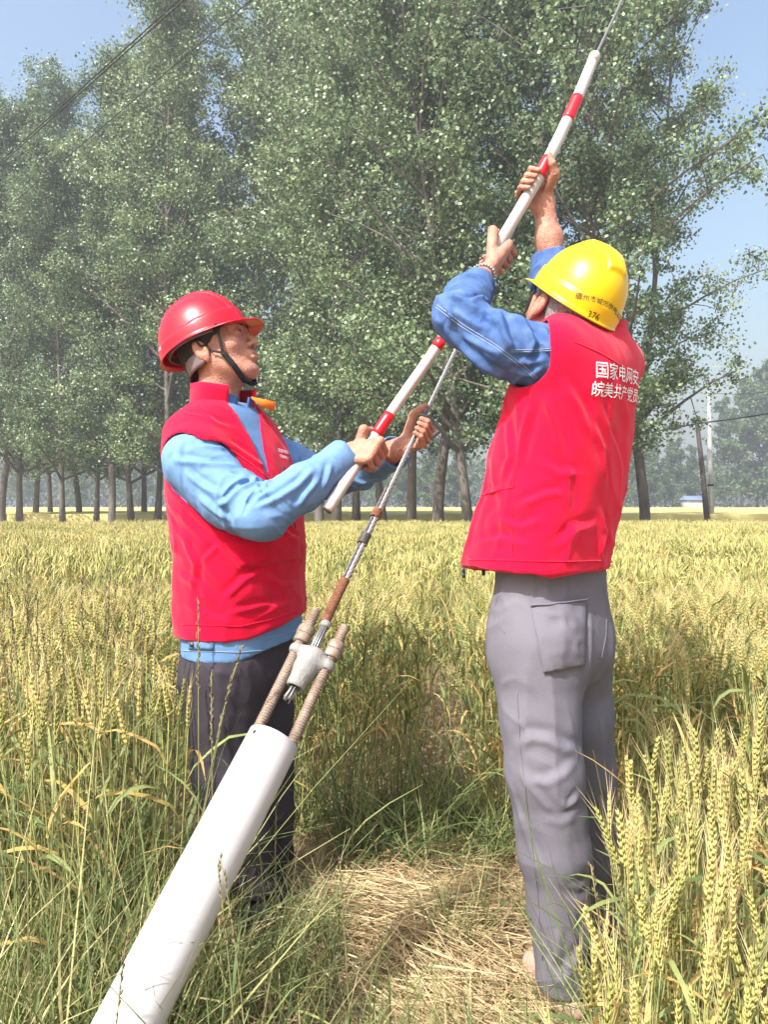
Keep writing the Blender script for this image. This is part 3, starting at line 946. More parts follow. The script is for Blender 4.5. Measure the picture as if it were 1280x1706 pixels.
def helmet_geom(front_brim=.048, CX=-.006):
    nt, ns = 144, 44
    th = np.linspace(0, 2 * np.pi, nt, endpoint=False)
    rings = []
    AX, AY, H, Z0 = .131, .107, .142, .030
    bb = np.clip(np.cos(th * 1.0), 0, 1)
    bz = np.where(np.cos(th) > 0, np.clip((np.cos(th) - .42) / .58, 0, 1), 0)
    bext = front_brim * (bz * bz * (3 - 2 * bz))
    def ring(ph, out=0, dz=0):
        rho = math.cos(ph) ** .80 if ph < 1.57 else 0.0
        x = CX + AX * rho * np.cos(th); y = AY * rho * np.sin(th); z = Z0 + H * math.sin(ph) ** .97 * np.ones(nt)
        P = np.stack([x, y, z], 1)
        n = np.stack([np.cos(th) * math.cos(ph), np.sin(th) * math.cos(ph), np.full(nt, math.sin(ph))], 1)
        ss = lambda e0, e1, v: (lambda t: t * t * (3 - 2 * t))(np.clip((v - e0) / (e1 - e0), 0, 1))
        # centre ridge with a stepped back end, and a step line round the sides
        rd = (1 - ss(.023, .028, np.abs(y))) * ss(-.108, -.100, x) * (1 - ss(.085, .115, x))
        rd2 = (1 - ss(.040, .055, np.abs(y))) * ss(-.085, -.02, x) * (1 - ss(.06, .12, x)) * .5
        zl = .074 + .012 * np.cos(th) - .010 * np.abs(np.sin(th))
        st = ss(zl - .002, zl + .002, z)
        # side panels under the step bow out a little
        P = P + n * (.0075 * rd + .006 * rd2 - .0042 * st + .003)[:, None]
        return P
    for t in (1.0, .8, .5, .2):
        P = ring(0.0)
        out = np.stack([np.cos(th), np.sin(th) * .9, 0 * th], 1)
        P = P + out * ((.0055 + bext) * t)[:, None]
        P[:, 2] += -.004 * t - bext * t * .16 + .010 * (bext / front_brim) * (1 - t) * 0 - .006 * np.clip(-np.cos(th), 0, 1)
        rings.append(P)
    for s in np.linspace(0.0, 1, ns)[:-1]:
        P = ring(s * math.pi / 2)
        if s < .08: P[:, 2] -= .006 * np.clip(-np.cos(th), 0, 1) * (1 - s / .08)
        rings.append(P)
    nr = len(rings)
    V = np.concatenate(rings)
    i, j = np.meshgrid(np.arange(nr - 1), np.arange(nt), indexing='ij')
    a = (i * nt + j).ravel(); b = (i * nt + (j + 1) % nt).ravel()
    F = np.stack([a, b, b + nt, a + nt], 1)
    apex = np.array([[CX, 0, Z0 + H + .0105]])
    No = len(V) + 1
    last = (nr - 1) * nt + np.arange(nt)
    T = np.stack([last, np.roll(last, -1), np.full(nt, len(V))], 1)
    V = np.concatenate([V, apex])
    c = np.array([CX, 0, Z0])
    W = c + (V - c) * .965; W[:, 2] -= .001
    W[:4 * nt] = V[:4 * nt] - np.array([0, 0, .0035])
    F2 = F[:, ::-1] + No; T2 = T[:, ::-1] + No
    e = np.arange(nt); e2 = (e + 1) % nt
    E = np.stack([e2, e, e + No, e2 + No], 1)
    return np.concatenate([V, W]), [np.concatenate([F, F2, E]), np.concatenate([T, T2])]

def grip_caps(c, u, n, wrist, r, wrap, spread=.0205, tscale=1.0, curl=1.0):
    """capsules of a hand closed round a bar: u along the bar to the thumb side, n from bar to palm, wrap = side the fingers pass first"""
    u = unit(u); n = unit(n - u * (np.asarray(n) @ u)); t = np.cross(u, n)
    if t @ np.asarray(wrap) < 0: t = -t
    def pt(phi, R, o):
        p = math.radians(phi); return c + u * o + R * (math.cos(p) * n + math.sin(p) * t)
    fing, palm, thumb = [], [], []
    wrist = np.asarray(wrist, float)
    for i, (o, k) in enumerate(zip((1.5, .5, -.5, -1.5), (.96, 1.0, .97, .86))):
        o = o * spread
        mcp = pt(52, r + .030, o * 1.02); pip = pt(112, r + .031 * k, o); dip = pt(178, r + .014, o * .96); tip = pt(238, r + .0105, o * .92)
        fing.append([(mcp, pip, .0102 * k, .0093 * k), (pip, dip, .0094 * k, .0085 * k), (dip, tip, .0084 * k, .0072 * k)])
        palm.append((mcp, wrist + u * o * .62, .0118, .0155))
    cmc = wrist * .72 + c * .28 + u * .026
    mcp = pt(-38, r + .022, .047); ip = pt(-78, r + .0165, .060 * tscale); tip = pt(-112, r + .012, .078 * tscale)
    thumb = [(cmc, mcp, .016, .0125), (mcp, ip, .0122, .0102), (ip, tip, .0102, .0078)]
    return palm, fing, thumb

def hand_geom(c, u, n, wrist, r, wrap, elbow, rw=.026, re=.043, stop=1.0, **kw):
    palm, fing, thumb = grip_caps(np.asarray(c, float), u, n, wrist, r, wrap, **kw)
    P = [p for a in [palm, thumb] + fing for s in a for p in s[:2]]
    wrist = np.asarray(wrist, float); end = wrist + (np.asarray(elbow) - wrist) * stop
    P += [end]
    P = np.array(P)
    G = Grid(P.min(0) - .055, P.max(0) + .055, .0026 if stop < .7 else .0030)
    f = None
    for a, b, ra, rb in palm:
        g = cap(G, a, b, ra, rb); f = g if f is None else smin(f, g, .014)
    mid = wrist + (end - wrist) * .45
    f = smin(f, chain(G, [wrist, mid, end], [rw, rw + (re - rw) * .75 * stop ** .5, rw + (re - rw) * stop ** .7], .02), .022)
    ft = None
    for a, b, ra, rb in thumb:
        g = cap(G, a, b, ra, rb); ft = g if ft is None else smin(ft, g, .004)
    f = smin(f, ft, .010)
    for fg in fing:
        ff = None
        for a, b, ra, rb in fg:
            g = cap(G, a, b, ra, rb); ff = g if ff is None else smin(ff, g, .003)
        f = np.where(True, smin(f, ff, .0022), f)
    # the bar itself presses its channel
    f = np.maximum(f, -cap(G, np.asarray(c) - unit(u) * .3, np.asarray(c) + unit(u) * .3, r * .92))
    V, F = snet(f, G)
    V = relax(V, F, 1, .35)
    N = vnormals(V, F)
    V = V + N * ((vnoise(V * 90, 5) - .5) * .0016 + (vnoise(V * 210, 6) - .5) * .0008)[:, None]
    nails = [fg[2][1] for fg in fing]
    return V, F

def folds(V, N, F, lines, bvh=None):
    """press cloth folds into a surface: lines of (pixel polyline, width, height); a fold is a crest with a hollow on its lower side"""
    bv = bvh or bvh_of(V, F)
    w = np.zeros(len(V))
    for pl, wd, hg in lines:
        P = []
        pl = np.array(pl, float)
        for a, b in zip(pl[:-1], pl[1:]):
            for t in (0, .25, .5, .75): 
                h, n = ray(bv, *(a + (b - a) * t))
                if h is not None: P.append(h)
        h, n = ray(bv, *pl[-1])
        if h is not None: P.append(h)
        if len(P) < 2: continue
        P = np.array(P); k = len(P)
        near = np.where(((V > P.min(0) - 4 * wd) & (V < P.max(0) + 4 * wd)).all(1))[0]
        Q = V[near]
        best = np.full(len(Q), 1e9); u = np.zeros(len(Q)); sg = np.zeros(len(Q))
        for i in range(k - 1):
            d = P[i + 1] - P[i]; L2 = d @ d + 1e-12
            t = np.clip(((Q - P[i]) @ d) / L2, 0, 1)
            off = Q - (P[i] + t[:, None] * d)
            ds = np.linalg.norm(off, axis=1); m = ds < best
            best[m] = ds[m]; u[m] = (i + t[m]) / (k - 1)
            sd = np.cross(N[near], d); sg[m] = np.sign((off * sd).sum(1))[m]
        taper = np.clip(np.sin(np.pi * np.clip(u * .92 + .04, 0, 1)) * 1.6, 0, 1)
        x = best / wd * sg
        w[near] += hg * taper * (np.exp(-(x / .75) ** 2) - .75 * np.exp(-((x - 1.5) / .8) ** 2))
    return V + N * w[:, None]

def crease(P, s=0, w=.05):
    q = P + (np.stack([vnoise(P * 1.7, s + 11), vnoise(P * 1.7, s + 12), vnoise(P * 1.7, s + 13)], 1) - .5) * .9
    n = vnoise(q, s) - .5
    m = np.clip(vnoise(P * .6, s + 5) * 2.2 - .65, 0, 1)
    return (np.exp(-(n / w) ** 2) - .6 * np.exp(-((n - 2.2 * w) / (1.3 * w)) ** 2)) * m

def join(parts):
    Vs, Fs, o = [], [], 0
    for V, F in parts:
        Vs.append(V); Fs.append(F + o); o += len(V)
    return np.concatenate(Vs), np.concatenate(Fs)

def cr(keys, n=60):
    """dense Catmull-Rom table through rows of keys (first column is the parameter)"""
    K = np.array(keys, float); K = K[np.argsort(K[:, 0])]
    t = np.linspace(K[0, 0], K[-1, 0], n)
    out = [t]
    for c in range(1, K.shape[1]):
        m = np.gradient(K[:, c], K[:, 0])
        i = np.clip(np.searchsorted(K[:, 0], t) - 1, 0, len(K) - 2)
        h = K[i + 1, 0] - K[i, 0]; s = (t - K[i, 0]) / h
        out.append((2 * s ** 3 - 3 * s ** 2 + 1) * K[i, c] + (s ** 3 - 2 * s ** 2 + s) * h * m[i] + (-2 * s ** 3 + 3 * s ** 2) * K[i + 1, c] + (s ** 3 - s ** 2) * h * m[i + 1])
    return np.array(out)

def trunk_sdf(G, keys, p=2.3, grow=0.0):
    """stacked superellipses: keys rows (z, cx, cy, a_lateral, b_front, yaw_of_forward)"""
    T = cr(keys)
    g = lambda c: np.interp(G.Z, T[0], T[c]).astype(np.float32)
    cx, cy, a, b, yw = g(1), g(2), g(3) + grow, g(4) + grow, g(5)
    dx, dy = G.X - cx, G.Y - cy
    fw = dx * np.cos(yw) + dy * np.sin(yw); lt = -dx * np.sin(yw) + dy * np.cos(yw)
    k = (np.abs(lt / a) ** p + np.abs(fw / b) ** p) ** (1 / p)
    f = (k - 1) * np.minimum(a, b)
    return f, fw, lt

def chain_t(V, pts):
    """distance along a polyline of the nearest point, and the local axis"""
    best = np.full(len(V), 1e9); tt = np.zeros(len(V)); L0 = 0
    for i in range(len(pts) - 1):
        a, b = np.asarray(pts[i]), np.asarray(pts[i + 1]); d = b - a; L = np.linalg.norm(d)
        t = np.clip(((V - a) @ d) / L ** 2, 0, 1)
        dist = np.linalg.norm(V - (a + t[:, None] * d), axis=1)
        m = dist < best
        best[m] = dist[m]; tt[m] = L0 + t[m] * L
        L0 += L
    return tt, L0

def sleeve_geom(pts, rad, amp=.006, seed=0, h=.0042, open_end=True, k=.03, freq=26, elbow=None, ridges=(), lines=()):
    pts = [np.asarray(p, float) for p in pts]
    P = np.array(pts); R = max(rad)
    G = Grid(P.min(0) - R - .03, P.max(0) + R + .03, h)
    f = chain(G, pts, rad, k)
    for a, b, ra in ridges:
        f = smin(f, cap(G, a, b, ra, ra * .6), .018)
    e, q = pts[-1], unit(pts[-1] - pts[-2])
    pl = (G.X - e[0]) * q[0] + (G.Y - e[1]) * q[1] + (G.Z - e[2]) * q[2]
    f = np.maximum(f, pl)
    if open_end:
        f = np.maximum(f, -cap(G, e - q * .05, e + q * .05, rad[-1] - .008))
    V, F = snet(f, G)
    V = relax(V, F, 1, .4)
    N = vnormals(V, F)
    t, L = chain_t(V, pts)
    cuff = np.clip((L - t - .02) / .05, 0, 1)
    ax = unit(pts[-1] - pts[0])
    s1 = np.cross(ax, [0.2, .9, .1]); s1 = unit(s1); s2 = np.cross(ax, s1)
    Q = np.stack([t * freq + 7 * (V @ s1), (V @ s1) * 9, (V @ s2) * 9], 1)
    w = (ridge(Q, seed) ** 3 - .25) * amp * .7
    Q2 = np.stack([t * freq * .55 - 9 * (V @ s2), (V @ s1) * 6, (V @ s2) * 6], 1)
    w += (ridge(Q2, seed + 1) ** 3 - .25) * amp * .7
    if elbow is not None:
        w *= .55 + .9 * np.exp(-((t - elbow) / .09) ** 2)
    w += (vnoise(V * 45, seed + 3) - .5) * amp * .35 + crease(Q * np.array([.45, .6, .6]), seed + 8, .07) * amp * .9
    V = V + N * (w * (.25 + .75 * cuff))[:, None]
    if lines: V = folds(V, vnormals(V, F), F, lines)
    return V, F, f, G

def trousers_geom(hip_keys, legs, top_z, seed=0, amp=.006, h=.005, bottoms=(), lines=(), waist=True):
    """hip_keys: trunk rows for seat and waist; legs: list of (pts, radii)"""
    allp = np.array([p for l in legs for p in l[0]])
    lo = allp.min(0) - .16; hi = allp.max(0) + .2
    hi[2] = top_z + .02; lo[2] = allp[:, 2].min() - .03
    G = Grid(lo, hi, h)
    f, fw, lt = trunk_sdf(G, hip_keys, 2.2)
    zmin = min(k[0] for k in hip_keys)
    f = smax(f, zmin - G.Z, .08)
    for pts, rad in legs:
        g = chain(G, pts, rad, .022)
        e, q = np.asarray(pts[-1]), unit(np.asarray(pts[-1]) - np.asarray(pts[-2]))
        q = unit(q * .6 + np.array([0, 0, -.8]))
        pl = (G.X - e[0]) * q[0] + (G.Y - e[1]) * q[1] + (G.Z - e[2]) * q[2]
        g = np.maximum(g, pl)
        g = np.maximum(g, -cap(G, e - q * .05, e + q * .05, rad[-1] - .007))
        f = smin(f, g, .065 if g is not None else 0)
    f = np.maximum(f, G.Z - top_z)
    V, F = snet(f, G)
    V = relax(V, F, 1, .4)
    N = vnormals(V, F)
    w = (ridge(V * np.array([15, 15, 3.2]), seed) ** 2.5 - .3) * amp * .7
    w += (ridge(V * np.array([7, 7, 9.0]) + V[:, [2, 0, 1]] * 5, seed + 1) ** 2 - .3) * amp * .9
    w += (vnoise(V * np.array([28, 28, 12]), seed + 2) - .5) * amp * .5
    w += crease(V * np.array([9, 9, 6]) + V[:, [2, 0, 1]] * 3, seed + 8, .12) * amp * .4
    if waist:
        gath = np.exp(-((top_z - V[:, 2]) / .06) ** 2)
        w += gath * (ridge(V * np.array([42, 42, 5]), seed + 3) - .5) * .007
    V = V + N * w[:, None]
    if lines: V = folds(V, vnormals(V, F), F, lines)
    return V, F

def strip_ring(c, M3, rx, ry, z0, z1, t0, t1, n=48, thick=.005, flare=0.0, rows=5, wob=0.0, seed=0):
    """collar or band: part of an elliptic ring in frame M3 (columns forward, left, up), closed with thickness"""
    th = np.linspace(t0, t1, n)
    V = []
    for s in (0, 1):
        for k in range(rows):
            u = k / (rows - 1)
            g = 1 + flare * u
            z = z0 + (z1 - z0) * u
            w = wob * np.sin(th * 5 + seed + u * 2)
            x = (rx * g + (thick if s == 0 else 0) + w) * np.cos(th); y = (ry * g + (thick if s == 0 else 0) + w) * np.sin(th)
            V.append(np.stack([x, y, z + 0 * th + w], 1))
    V = np.concatenate(V)
    F = []
    def q(s, k, j): return (s * rows + k) * n + j
    for j in range(n - 1):
        for k in range(rows - 1):
            F.append([q(0, k, j), q(0, k, j + 1), q(0, k + 1, j + 1), q(0, k + 1, j)])
            F.append([q(1, k, j + 1), q(1, k, j), q(1, k + 1, j), q(1, k + 1, j + 1)])
        F.append([q(0, rows - 1, j), q(0, rows - 1, j + 1), q(1, rows - 1, j + 1), q(1, rows - 1, j)])
        F.append([q(1, 0, j), q(1, 0, j + 1), q(0, 0, j + 1), q(0, 0, j)])
    for j, rev in ((0, False), (n - 1, True)):
        for k in range(rows - 1):
            a = [q(0, k, j), q(0, k + 1, j), q(1, k + 1, j), q(1, k, j)]
            F.append(a[::-1] if rev else a)
    return np.asarray(c) + V @ np.asarray(M3).T, np.array(F)

def text_geom(s, size):
    cu = bpy.data.curves.new('lettering', 'FONT'); cu.body = s; cu.size = size; cu.align_x = 'LEFT'; cu.resolution_u = 3
    cu.offset = size * .004
    o = bpy.data.objects.new('lettering', cu); COL.objects.link(o)
    dg = bpy.context.evaluated_depsgraph_get()
    me = bpy.data.meshes.new_from_object(o.evaluated_get(dg))
    bm = bmesh.new(); bm.from_mesh(me); bmesh.ops.triangulate(bm, faces=bm.faces[:])
    for _ in range(2):
        long = [e for e in bm.edges if e.calc_length() > size * .22]
        if long: bmesh.ops.subdivide_edges(bm, edges=long, cuts=1); bmesh.ops.triangulate(bm, faces=bm.faces[:])
    V = np.array([v.co[:] for v in bm.verts]); F = np.array([[v.index for v in f.verts] for f in bm.faces])
    bm.free(); bpy.data.objects.remove(o); bpy.data.meshes.remove(me); bpy.data.curves.remove(cu)
    return V, F

def print_on(name, bvh, s, size, o, ux, uy, nrm, m, parent, off=.0016, sx=1.0, bold=False):
    """lettering laid on a surface: origin o, axes ux, uy, projected along -nrm"""
    V, F = text_geom(s, size)
    ux, uy, nrm = unit(ux), unit(uy), unit(nrm)
    W = []; ok = np.ones(len(V), bool)
    for i, v in enumerate(V):
        p = o + ux * v[0] * sx + uy * v[1] + nrm * .12
        hit, n, k, t = bvh.ray_cast(Vector(p), Vector(-nrm), .5)
        if hit is None: ok[i] = False; W.append(p)
        else: W.append(np.array(hit) + nrm * off * .5 + np.array(n) * off * .6 * (1 if np.array(n) @ nrm > 0 else -1))
    F = F[ok[F].all(1)]
    return obj_np(name, np.array(W), F, m, parent, False)

def seam_on(name, bvh, pxs, r, m, parent, off=.0005, n=26, flat=True):
    pxs = np.array(pxs, float)
    seg = np.concatenate([[0], np.cumsum(np.linalg.norm(np.diff(pxs, axis=0), axis=1))])
    t = np.linspace(0, seg[-1], n)
    pts = []
    for q in t:
        h, nn = ray(bvh, np.interp(q, seg, pxs[:, 0]), np.interp(q, seg, pxs[:, 1]))
        if h is not None: pts.append(h + nn * off)
    if len(pts) < 3: return None
    mb = MB(); mb.tube(pts, r, 5); return mb.build(name, m, parent)

def patch_on(bvh, quad, nu, nv, off, thick, seed=0, bulge=0.0, wr=0.0):
    """a sewn-on piece of cloth: quad of four pixel corners TL,TR,BR,BL laid on a surface"""
    TL, TR, BR, BL = [np.array(q, float) for q in quad]
    V = []
    for j in range(nv):
        for i in range(nu):
            a, b = i / (nu - 1), j / (nv - 1)
            q = (TL * (1 - a) + TR * a) * (1 - b) + (BL * (1 - a) + BR * a) * b
            h, n = ray(bvh, *q)
            if h is None: h, n = V[-1][0], V[-1][1]
            V.append((h, n, a, b))
    H = np.array([v[0] for v in V]); Nn = np.array([v[1] for v in V]); A = np.array([v[2] for v in V]); B = np.array([v[3] for v in V])
    lift = off + bulge * np.sin(np.pi * A) * np.sin(np.pi * np.clip(B * .9, 0, 1)) + wr * (ridge(H * 38, seed) - .5) * np.sin(np.pi * A)
    top = H + Nn * lift[:, None]; bot = H - Nn * thick
    n = nu * nv
    F = []
    for j in range(nv - 1):
        for i in range(nu - 1):
            a = j * nu + i; F.append([a, a + nu, a + nu + 1, a + 1])
    edge = [j * nu for j in range(nv)] + [(nv - 1) * nu + i for i in range(1, nu)] + [j * nu + nu - 1 for j in range(nv - 2, -1, -1)] + [i for i in range(nu - 2, 0, -1)]
    for k in range(len(edge)):
        a, b = edge[k], edge[(k + 1) % len(edge)]
        F.append([b, a, a + n, b + n])
    return np.concatenate([top, bot]), np.array(F)
# ------------------------------------------------------------------ the rod and the guy wire: lines the hands must close on
ROD_PX = [(545, 850, 1.95), (640, 705, 2.065), (735, 568, 2.09), (820, 427, 2.08), (903, 286, 2.09), (955, 180, 2.13), (991, 95, 2.18)]
ROD = [at(*p) for p in ROD_PX]
_rt = cr([[i, *p] for i, p in enumerate(ROD)], 120)
ROD_C = _rt[1:].T
def rod_at(py):
    pyv = CAM_H - 0; pr = 840 - (ROD_C[:, 2] - CAM_H) / ROD_C[:, 1] * FPX
    i = np.argmin(abs(pr - py)); return ROD_C[i], unit(ROD_C[min(i + 1, 119)] - ROD_C[max(i - 1, 0)])
WIRE_C = at(518, 1092, 1.70); WIRE_H = at(695, 720, 2.10)
WIRE_D = unit(WIRE_H - WIRE_C)
def wire_at(py):
    ts = np.linspace(-1, 8, 3000); P = WIRE_C + ts[:, None] * WIRE_D
    pr = 840 - (P[:, 2] - CAM_H) / P[:, 1] * FPX
    return P[np.argmin(abs(pr - py))]

def shoe_geom(ankle, fwd, L=.26, w=.044, seed=0):
    fwd = unit([fwd[0], fwd[1], 0]); lt = np.array([-fwd[1], fwd[0], 0]); a = np.array([ankle[0], ankle[1], 0])
    heel = a - fwd * .040; toe = a + fwd * (L - .075)
    P = np.array([heel, toe])
    G = Grid(P.min(0) - .08 + np.array([0, 0, .06]), P.max(0) + np.array([.08, .08, .14]), .004)
    f = smin(cap(G, heel + [0, 0, .032], a + fwd * .03 + [0, 0, .045], .030, .038), cap(G, a + fwd * .03 + [0, 0, .045], a + fwd * .12 + [0, 0, .03], .042, .04), .03)
    f = smin(f, cap(G, a + fwd * .12 + [0, 0, .028], toe - fwd * .03 + [0, 0, .018], w, .03), .03)
    f = smax(f, .004 - G.Z, .008)
    V, F = snet(f, G)
    return V, F

def body_core(keys, z0, z1, arms, legs, h=.013, shrink=-.045):
    allp = np.array([p for c in arms + legs for p in c[0]])
    lo = np.minimum(allp.min(0), [keys[0][1] - .25, keys[0][2] - .25, 0]) - .08
    hi = np.maximum(allp.max(0), [keys[0][1] + .25, keys[0][2] + .25, z1]) + .08
    G = Grid(lo, hi, h)
    f, _, _ = trunk_sdf(G, keys, 2.1, shrink)
    f = np.maximum(np.maximum(f, z0 - G.Z), G.Z - z1)
    for pts, rad in arms + legs:
        f = smin(f, chain(G, pts, rad, .02), .03)
    return snet(f, G)

def upright_frame(yaw): 
    return np.array([[math.cos(yaw), -math.sin(yaw), 0], [math.sin(yaw), math.cos(yaw), 0], [0, 0, 1.0]])

def put_head(parent, O, R, neck, hairmat, zs, nape, sides):
    """returns head geometry in world space, after adding hair and eyes to parent"""
    nl = R.T @ (np.asarray(neck) - O)
    V, F = head_geom(nl)
    W = O + V @ R.T
    Vh, Fh = hair_geom(zs, nape)
    obj_np('hair', O + Vh @ R.T, Fh, hairmat, parent)
    return W, F

def helmet(parent, O, R, m, brim=.048, CX=-.02, S=1.0, t0=1.75):
    V, F = helmet_geom(brim, CX); V = V * S
    hel = obj_np('helmet', O + V @ R.T, F, m, parent)
    Vw = O + V @ R.T
    Vb, Fb = strip_ring(O, R, .102, .082, -.050, -.012, t0, 2 * math.pi - t0, 50, .004, .02)
    Vs, Fs = strip_ring(O + R[:, 0] * (CX * S - .002), R, .104 * S, .092 * S, .024, .046, 0, 2 * math.pi - .001, 60, .003, .02)
    obj_np('headband', *join([(Vb, Fb), (Vs, Fs)]), M['grey_plastic'], hel, origin=np.array(parent.location))
    quads = F[0]; tri = F[1]
    return hel, BVHTree.FromPolygons([tuple(v) for v in Vw], [tuple(int(i) for i in f) for f in quads] + [tuple(int(i) for i in f) for f in tri])

def strap(name, bvh, pts_l, O, R, w, m, parent, thick=.002, n=26, origin=None, ribs=False):
    """webbing over the skin: pts in head frame"""
    P = np.array([O + R @ np.asarray(p) for p in pts_l])
    seg = np.concatenate([[0], np.cumsum(np.linalg.norm(np.diff(P, axis=0), axis=1))])
    t = np.linspace(0, seg[-1], n)
    pts, nor = [], []
    for q in t:
        p = np.array([np.interp(q, seg, P[:, c]) for c in range(3)])
        hit, nn, i, d = bvh.find_nearest(Vector(p))
        nn = np.array(nn)
        s = (p - np.array(hit)) @ nn
        pts.append(np.array(hit) + nn * max(.0035, min(s, .03))); nor.append(nn)
    mb = MB(); V = []; Q = []
    for i in range(n):
        tg = unit(pts[min(i + 1, n - 1)] - pts[max(i - 1, 0)]); sd = unit(np.cross(tg, nor[i])) * w / 2
        k = thick * (1.6 if ribs and i % 2 else 1)
        V += [pts[i] - sd, pts[i] + sd, pts[i] + sd + nor[i] * k, pts[i] - sd + nor[i] * k]
    for i in range(n - 1):
        for k in range(4):
            a, b = 4 * i + k, 4 * i + (k + 1) % 4
            Q.append([a, b, b + 4, a + 4])
    mb.add(V, (), Q + [[3, 2, 1, 0], [4 * n - 4, 4 * n - 3, 4 * n - 2, 4 * n - 1]])
    return mb.build(name, m, parent, False, origin)

# cloth folds read off the photograph: (polyline, width, height)
AS_F = [([(335, 743), (375, 748), (400, 758)], 0.0110, 0.0059), ([(291, 767), (352, 774), (408, 779)], 0.0121, 0.0085), ([(310, 788), (333, 807), (361, 825)], 0.0110, 0.0068), ([(401, 814), (422, 807), (428, 790)], 0.0088, 0.0102),
        ([(441, 812), (448, 798), (471, 786)], 0.0088, 0.0093), ([(361, 844), (380, 835), (403, 811)], 0.0099, 0.0076), ([(417, 851), (464, 830), (500, 807), (522, 782)], 0.0110, 0.0093), ([(497, 844), (509, 825), (530, 800)], 0.0099, 0.0076),
        ([(330, 828), (359, 853), (385, 868)], 0.0110, 0.0059), ([(416, 848), (431, 830), (449, 820)], 0.0099, 0.0085), ([(540, 812), (548, 790), (552, 772)], 0.0088, 0.0051), ([(380, 790), (405, 798), (425, 800)], 0.0088, 0.0068), ([(300, 735), (296, 765), (300, 800)], 0.0110, 0.0043)]
BS_F = [([(828, 512), (836, 535), (842, 560), (856, 588)], 0.0110, 0.0136), ([(800, 515), (818, 532), (838, 545)], 0.0088, 0.0076), ([(783, 499), (806, 497), (818, 508)], 0.0088, 0.0085), ([(742, 493), (774, 500), (806, 524)], 0.0099, 0.0085),
        ([(758, 519), (783, 535), (811, 550)], 0.0099, 0.0076), ([(737, 540), (765, 576), (805, 612), (855, 638)], 0.0121, 0.0068), ([(905, 545), (916, 566), (917, 590)], 0.0088, 0.0068), ([(880, 548), (890, 570), (880, 592)], 0.0099, 0.0085),
        ([(850, 600), (880, 606), (908, 600)], 0.0088, 0.0059), ([(860, 620), (885, 625), (905, 612)], 0.0088, 0.0059), ([(770, 560), (800, 575), (830, 590)], 0.0088, 0.0051), ([(745, 510), (752, 530), (750, 548)], 0.0088, 0.0051)]
BT_F = [([(940, 950), (944, 991)], 0.0108, 0.0027), ([(915, 950), (912, 990)], 0.0095, 0.0023), ([(956, 955), (964, 993)], 0.0108, 0.0027), ([(890, 952), (884, 1000)], 0.0095, 0.0023), ([(976, 1004), (977, 1080), (974, 1143)], 0.0121, -0.0038), ([(863, 1246), (886, 1231), (913, 1235), (936, 1248), (959, 1258)], 0.0149, 0.0054), ([(863, 1283), (886, 1303), (913, 1306), (939, 1293), (962, 1269)], 0.0135, 0.0038), ([(866, 1293), (895, 1326), (923, 1359)], 0.0108, 0.0031), ([(936, 1330), (942, 1345), (953, 1339), (966, 1326)], 0.0108, 0.0042), ([(848, 1299), (870, 1370), (892, 1432), (898, 1472)], 0.0121, 0.0027), ([(945, 1240), (958, 1250), (966, 1262)], 0.0108, 0.0031), ([(940, 1640), (955, 1612), (972, 1585)], 0.0149, 0.0046), ([(913, 1605), (923, 1625), (926, 1645)], 0.0108, 0.0031), ([(933, 1545), (930, 1580), (926, 1611)], 0.0108, 0.0031), ([(945, 1475), (965, 1480), (978, 1470)], 0.0108, 0.0023), ([(905, 1365), (935, 1372), (960, 1362)], 0.0135, 0.0023), ([(1000, 1180), (1010, 1260), (1018, 1330)], 0.0135, 0.0031), ([(990, 1330), (1010, 1350), (1026, 1340)], 0.0121, 0.0031)]
AV_F = [([(364, 908), (395, 946), (462, 933)], 0.0084, 0.0045), ([(374, 998), (410, 964), (431, 954)], 0.0108, 0.0060), ([(385, 1021), (431, 1011), (475, 1006)], 0.0096, 0.0053), ([(338, 935), (364, 910)], 0.0096, 0.0053), ([(423, 1031), (488, 1000)], 0.0096, 0.0045), ([(382, 738), (408, 757), (441, 779)], 0.0096, 0.0053),
        ([(305, 900), (325, 940), (320, 985)], 0.0120, 0.0060), ([(300, 960), (330, 975), (350, 1000)], 0.0108, 0.0053), ([(310, 1010), (345, 1025), (380, 1040)], 0.0096, 0.0045), ([(470, 880), (490, 900), (505, 905)], 0.0096, 0.0053), ([(440, 960), (470, 975), (500, 970)], 0.0108, 0.0053), ([(340, 690), (360, 705), (385, 715)], 0.0108, 0.0045), ([(300, 860), (320, 880), (345, 905)], 0.0120, 0.0060)]
BV_F = [([(806, 823), (837, 815)], 0.0096, 0.0042), ([(863, 846), (910, 826), (940, 822)], 0.0108, 0.0056), ([(928, 916), (956, 885), (992, 875)], 0.0120, 0.0063), ([(948, 772), (946, 849)], 0.0108, 0.0042), ([(940, 945), (950, 905), (958, 880)], 0.0120, 0.0049), ([(885, 672), (872, 720), (862, 770)], 0.0120, 0.0063), ([(908, 665), (925, 710), (935, 760)], 0.0120, 0.0056),
        ([(940, 640), (965, 680), (985, 730)], 0.0120, 0.0056), ([(845, 700), (850, 760), (835, 800)], 0.0108, 0.0042), ([(985, 700), (1005, 750), (1010, 810)], 0.0120, 0.0056), ([(830, 870), (870, 880), (905, 868)], 0.0108, 0.0042), ([(800, 905), (840, 900), (880, 912)], 0.0108, 0.0042), ([(1000, 850), (1010, 890), (1000, 930)], 0.0108, 0.0049), ([(900, 770), (930, 790), (970, 790)], 0.0108, 0.0042)]

